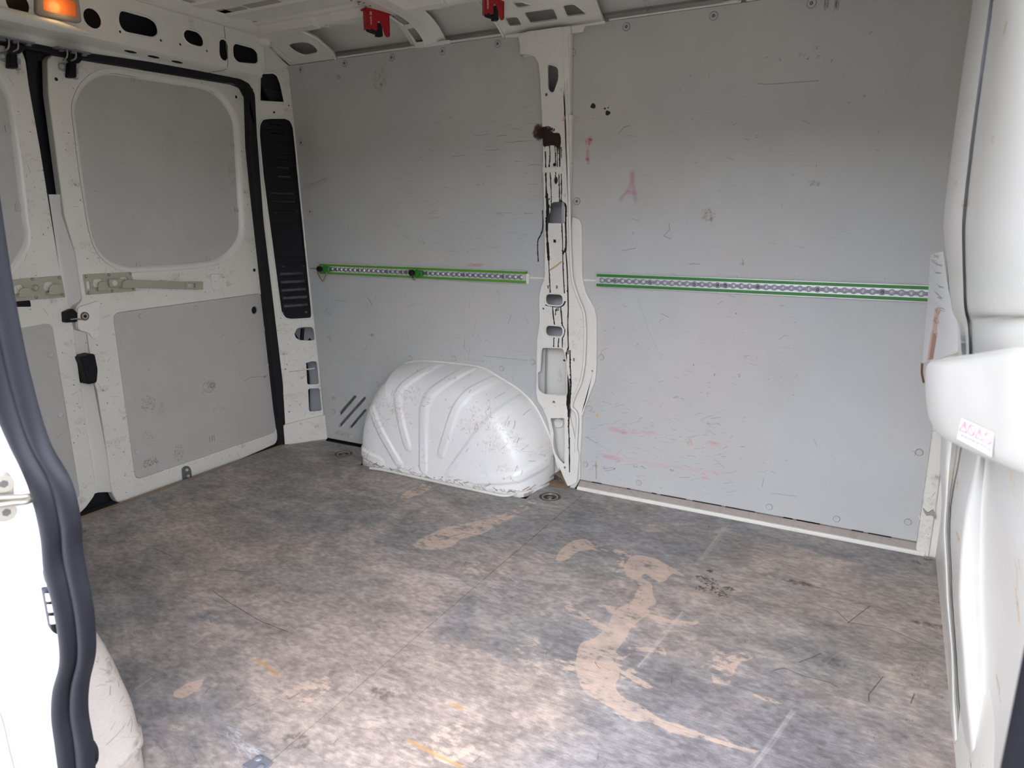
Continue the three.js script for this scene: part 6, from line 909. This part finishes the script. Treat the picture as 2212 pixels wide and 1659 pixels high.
  // folded lower skin with upright swages
  const lower = [[[0.1141, 0.5967, -1.6], [0.1106, 0.6172, -1.52], [0.1134, 0.6333, -1.46], [0.1201, 0.6422, -1.43], [0.1306, 0.6371, -1.455], [0.1394, 0.6371, -1.46], [0.1339, 0.6677, -1.34], [0.1381, 0.6867, -1.27], [0.1412, 0.6937, -1.245], [0.1453, 0.6917, -1.255], [0.1491, 0.704, -1.21], [0.1328, 0.7436, -1.05], [0.1275, 0.7756, -0.925], [0.1028, 0.8573, -0.6]],
    [[0.1203, 0.5244, -1.6], [0.1165, 0.5486, -1.52], [0.1173, 0.5673, -1.46], [0.1222, 0.5774, -1.43], [0.1315, 0.5712, -1.455], [0.139, 0.571, -1.46], [0.1349, 0.6075, -1.34], [0.1416, 0.6303, -1.27], [0.1447, 0.6385, -1.245], [0.1523, 0.6367, -1.255], [0.1559, 0.6513, -1.21], [0.1416, 0.6985, -1.05], [0.1353, 0.7361, -0.925], [0.1063, 0.832, -0.6]],
    [[0.1319, 0.4467, -1.6], [0.1276, 0.4748, -1.52], [0.1247, 0.496, -1.46], [0.1264, 0.5072, -1.43], [0.1322, 0.4993, -1.455], [0.1362, 0.4982, -1.46], [0.132, 0.5409, -1.34], [0.1383, 0.5674, -1.27], [0.1415, 0.5771, -1.245], [0.1558, 0.5763, -1.255], [0.1593, 0.5933, -1.21], [0.15, 0.6494, -1.05], [0.1428, 0.6932, -0.925], [0.1101, 0.8044, -0.6]],
    [[0.1375, 0.3796, -1.6], [0.1329, 0.4112, -1.52], [0.1295, 0.4348, -1.46], [0.1307, 0.4473, -1.43], [0.1366, 0.4384, -1.455], [0.1407, 0.4373, -1.46], [0.1348, 0.4848, -1.34], [0.1386, 0.5141, -1.27], [0.1419, 0.525, -1.245], [0.1605, 0.525, -1.255], [0.1639, 0.5441, -1.21], [0.1575, 0.6077, -1.05], [0.1494, 0.6568, -0.925], [0.1134, 0.781, -0.6]],
    [[0.1501, 0.3016, -1.6], [0.1448, 0.3371, -1.52], [0.141, 0.3637, -1.46], [0.142, 0.3777, -1.43], [0.1477, 0.3677, -1.455], [0.1515, 0.3663, -1.46], [0.1428, 0.4193, -1.34], [0.1424, 0.4514, -1.27], [0.1457, 0.4638, -1.245], [0.1675, 0.4646, -1.255], [0.1708, 0.4861, -1.21], [0.1659, 0.5585, -1.05], [0.1569, 0.6137, -0.925], [0.1172, 0.7533, -0.6]],
    [[0.1625, 0.2253, -1.6], [0.1567, 0.2647, -1.52], [0.1519, 0.2941, -1.46], [0.1524, 0.3096, -1.43], [0.1583, 0.2985, -1.455], [0.1621, 0.297, -1.46], [0.1515, 0.3555, -1.34], [0.1486, 0.3906, -1.27], [0.1518, 0.4043, -1.245], [0.175, 0.4056, -1.255], [0.178, 0.4295, -1.21], [0.1733, 0.5102, -1.05], [0.1634, 0.5715, -0.925], [0.121, 0.7262, -0.6]],
    [[0.1844, 0.1124, -1.6], [0.1775, 0.1575, -1.52], [0.1716, 0.1911, -1.46], [0.1713, 0.2088, -1.43], [0.1772, 0.1959, -1.455], [0.1807, 0.1941, -1.46], [0.1685, 0.2612, -1.34], [0.1648, 0.3014, -1.27], [0.1677, 0.3171, -1.245], [0.1893, 0.3181, -1.255], [0.1918, 0.3456, -1.21], [0.1839, 0.4377, -1.05], [0.1728, 0.5081, -0.925], [0.1266, 0.6856, -0.6]],
    [[0.1991, -0.0023, -1.6], [0.1914, 0.0486, -1.52], [0.1861, 0.087, -1.46], [0.1866, 0.1073, -1.43], [0.1935, 0.0931, -1.455], [0.1979, 0.0913, -1.46], [0.1848, 0.1671, -1.34], [0.181, 0.2128, -1.27], [0.1836, 0.2305, -1.245], [0.2008, 0.2301, -1.255], [0.203, 0.2611, -1.21], [0.19, 0.3639, -1.05], [0.1783, 0.4436, -0.925], [0.1322, 0.6451, -0.6]],
    [[0.2104, -0.0819, -1.6], [0.2022, -0.0268, -1.52], [0.1976, 0.015, -1.46], [0.1989, 0.0374, -1.43], [0.2068, 0.0223, -1.455], [0.2119, 0.0207, -1.46], [0.1977, 0.1024, -1.34], [0.1933, 0.1516, -1.27], [0.1956, 0.1708, -1.245], [0.2086, 0.1686, -1.255], [0.2106, 0.2022, -1.21], [0.1931, 0.3118, -1.05], [0.1812, 0.3981, -0.925], [0.1362, 0.6169, -0.6]],
    [[0.2222, -0.1579, -1.6], [0.2134, -0.099, -1.52], [0.2087, -0.054, -1.46], [0.2102, -0.0299, -1.43], [0.2187, -0.0459, -1.455], [0.2242, -0.0474, -1.46], [0.2092, 0.0401, -1.34], [0.2046, 0.0929, -1.27], [0.2068, 0.1134, -1.245], [0.2155, 0.1093, -1.255], [0.2173, 0.1453, -1.21], [0.1955, 0.2612, -1.05], [0.1833, 0.3539, -0.925], [0.1399, 0.5898, -0.6]],
    [[0.2652, -0.4327, -1.6], [0.2543, -0.3598, -1.52], [0.2488, -0.3037, -1.46], [0.2503, -0.2734, -1.43], [0.2599, -0.2929, -1.455], [0.266, -0.2945, -1.46], [0.2473, -0.1864, -1.34], [0.2403, -0.1213, -1.27], [0.2419, -0.0959, -1.245], [0.2469, -0.103, -1.255], [0.2477, -0.0583, -1.21], [0.2186, 0.0836, -1.05], [0.2038, 0.1987, -0.925], [0.1536, 0.4916, -0.6]],
    [[0.3304, -0.8609, -1.6], [0.3163, -0.7661, -1.52], [0.3099, -0.6921, -1.46], [0.3118, -0.6515, -1.43], [0.324, -0.6755, -1.455], [0.3319, -0.6765, -1.46], [0.3082, -0.5361, -1.34], [0.2991, -0.451, -1.27], [0.2995, -0.4179, -1.245], [0.3038, -0.428, -1.255], [0.3026, -0.3699, -1.21], [0.2652, -0.1869, -1.05], [0.245, -0.0375, -0.925], [0.1748, 0.3383, -0.6]]];
  const lc = Array.from({ length: lower[0].length }, (_, j) => smooth(lower.map((s) => s[j]), 5, false)), lr = lc[0].map((_, i) => lc.map((c) => c[i]));
  const sp2 = [[[[0.112, 0.5504, -1.4]][0][2], [[0.112, 0.5504, -1.4]][0][1], 0.004, 0.35], [[[0.1324, 0.5804, -0.9]][0][2], [[0.1324, 0.5804, -0.9]][0][1], 0.005, 0.5], [[[0.1237, 0.6201, -0.9]][0][2], [[0.1237, 0.6201, -0.9]][0][1], 0.0035, 0.4], [[[0.1266, 0.6058, -0.9]][0][2], [[0.1266, 0.6058, -0.9]][0][1], 0.003, 0.3], [[[0.1291, 0.571, -0.9]][0][2], [[0.1291, 0.571, -0.9]][0][1], 0.003, 0.4], [[[0.1505, 0.3533, -1.1]][0][2], [[0.1505, 0.3533, -1.1]][0][1], 0.005, 0.4], [[[0.1187, 0.4915, -1.3]][0][2], [[0.1187, 0.4915, -1.3]][0][1], 0.003, 0.4], [[[0.1256, 0.6457, -0.85]][0][2], [[0.1256, 0.6457, -0.85]][0][1], 0.003, 0.3], [[[0.1251, 0.7238, -0.9]][0][2], [[0.1251, 0.7238, -0.9]][0][1], 0.007, 0.06], [[[0.1375, 0.3715, -1.4]][0][2], [[0.1375, 0.3715, -1.4]][0][1], 0.004, 0.25]];
  part('lower_skin', fine(loft(lr), -1.75, -0.1, 1.3, 1.1), std({ map: rustTexture(41, sp2, 1.3, 1.1, -1.75, -0.1, [210, 208, 197]), roughness: 0.35, clearcoat: 0.3, clearcoatRoughness: 0.2 }), bp, 'lower skin with upright folds');
  part('inner_skin', loft(lr.map((r) => [r[0], [0.205, r[0][1], r[0][2] - 0.03]])), mPaintWorn, bp);
}
{
  const pp = thing('bent_plate', 'bent rust-streaked steel plate sticking out from the front pillar', 'plate');
  const rows = [[[0.0601, 0.9322, -1.752], [0.0639, 0.937, -1.68], [0.0691, 0.9421, -1.62], [0.0742, 0.9452, -1.584]], [[0.0643, 0.8671, -1.752], [0.0705, 0.8738, -1.656], [0.0787, 0.8799, -1.56], [0.0866, 0.8824, -1.512]], [[0.0673, 0.8047, -1.752], [0.0773, 0.8227, -1.632], [0.0874, 0.8393, -1.512], [0.0969, 0.8504, -1.445]], [[0.0684, 0.7528, -1.728], [0.0831, 0.7799, -1.608], [0.0969, 0.8062, -1.476], [0.1155, 0.8254, -1.38]], [[0.0701, 0.7056, -1.716], [0.0887, 0.7388, -1.584], [0.1049, 0.77, -1.464], [0.1216, 0.797, -1.38]]];
  const cc = [0, 1, 2, 3].map((j) => smooth(rows.map((r) => r[j]), 6, false)), rr2 = cc[0].map((_, i) => smooth(cc.map((c) => c[i]), 4, false));
  const g = loft(rr2), p = g.attributes.position, u = g.attributes.uv; for (let i = 0; i < p.count; i++) u.setXY(i, (p.getX(i) + 0.0) / 0.12, (p.getY(i) - 0.78) / 0.25);
  seed = 60; const c = canvas(512, 1024); pixels(c, (i, j) => { const n = (fbm(i / 50, j / 50, 3) - 0.5) * 10; return [216 + n, 216 + n, 212 + n]; });
  const x = inMetres(c, 0, 0.78, 0.12, 0.25);
  const run = [[0.0794, 0.832, -1.584], [0.0799, 0.8086, -1.584], [0.0808, 0.7824, -1.584], [0.0785, 0.7637, -1.584], [0.0794, 0.733, -1.608]];
  for (let k = 0; k < 16; k++) stroke(x, run.map((q) => [q[0] + rr(-0.004, 0.004), q[1] + rr(-0.004, 0.004)]), rr(0.0006, 0.002), rgba(182, 104, 56, 0.16));
  for (const q of run) blot(x, q[0], q[1], 0.003, 0.007, rgba(120, 56, 26, 0.35), 26, 0.0016);
  for (const q of [[0.0865, 0.7458, -1.56], [0.096, 0.7598, -1.512], [0.0792, 0.777, -1.584]]) blot(x, q[0], q[1], 0.004, 0.005, rgba(160, 84, 40, 0.25), 30, 0.002);
  for (const q of [[0.0651, 0.9336, -1.68], [0.0655, 0.9203, -1.68], [0.0708, 0.9201, -1.632], [0.0705, 0.9031, -1.632], [0.076, 0.8776, -1.608], [0.0745, 0.862, -1.608], [0.0786, 0.8578, -1.584], [0.082, 0.8399, -1.56]]) for (let k = 0; k < 4; k++) stroke(x, [[q[0] - rr(0, 0.004), q[1] + rr(-0.004, 0.004)], [q[0] + rr(0.002, 0.006), q[1] + rr(-0.004, 0.005)]], 0.0007, rgba(70, 60, 54, 0.6));
  part('plate_skin', g, std({ map: tex(c), roughness: 0.4, clearcoat: 0.2 }), pp);
  const low = rr2[rr2.length - 1]; part('folded_edge', tube(low, 0.0016, 30, 6), mPaintWorn, pp);
  part('torn_edge', tube([rr2[rr2.length - 1][0], [rr2[rr2.length - 1][0][0] + 0.001, rr2[rr2.length - 1][0][1] - 0.018, -1.70], [rr2[rr2.length - 1][0][0] + 0.006, rr2[rr2.length - 1][0][1] - 0.035, -1.68]], 0.0022, 12, 6), mRust, pp, 'rusty torn corner');
}
{ // printed warning label: four red pictograms and small black print
  const c = canvas(512, 260), x = c.getContext('2d'); x.fillStyle = '#f4f3f1'; x.fillRect(0, 0, 512, 260); x.strokeStyle = '#d8344c'; x.lineWidth = 11; x.lineJoin = 'round';
  for (const cx of [70, 315]) { x.beginPath(); x.moveTo(cx, 30); x.lineTo(cx + 58, 145); x.lineTo(cx - 58, 145); x.closePath(); x.stroke(); x.beginPath(); x.moveTo(cx, 60); x.lineTo(cx - 14, 120); x.moveTo(cx, 60); x.lineTo(cx + 16, 118); x.lineWidth = 7; x.stroke(); x.lineWidth = 11; }
  for (const cx of [192, 438]) { x.beginPath(); x.ellipse(cx, 90, 52, 58, 0, 0, 7); x.stroke(); x.beginPath(); x.moveTo(cx - 36, 52); x.lineTo(cx + 36, 128); x.stroke(); }
  x.fillStyle = '#5a5a66'; for (let i = 0; i < 26; i++) x.fillRect(52 + i * 15, 176 + (i % 3) * 4, 8, 34 - (i % 4) * 5); x.fillRect(462, 180, 16, 40);
  const q = [[0.075, 0.8045, -0.829], [0.0882, 0.8249, -0.699], [0.0902, 0.8015, -0.708], [0.0749, 0.7783, -0.843]];
  const g = new THREE.BufferGeometry(); g.setAttribute('position', new THREE.Float32BufferAttribute(q.flat(), 3)); g.setAttribute('uv', new THREE.Float32BufferAttribute([0, 1, 1, 1, 1, 0, 0, 0], 2)); g.setIndex([0, 3, 2, 0, 2, 1]); g.computeVertexNormals();
  single('warning_sticker', g, std({ map: tex(c), roughness: 0.35 }), 'white warning sticker with four red pictograms on the front pillar', 'sticker');
}
single('door_seal', loft([[0.1014, 0.7876, -0.5], [0.0964, 0.7384, -0.5], [0.096, 0.6981, -0.5], [0.0955, 0.6492, -0.5], [0.0941, 0.5583, -0.5], [0.1008, 0.4386, -0.5]].map(([x, y, z]) => [[x, y, z], [x + 0.006, y, z + 0.012], [x + 0.02, y, z + 0.018], [x + 0.034, y, z + 0.012], [x + 0.045, y, z]])), mRubber, 'black rubber seal cutting the lower right photo corner', 'seal');

shade(scene);
renderer.render(scene, camera);
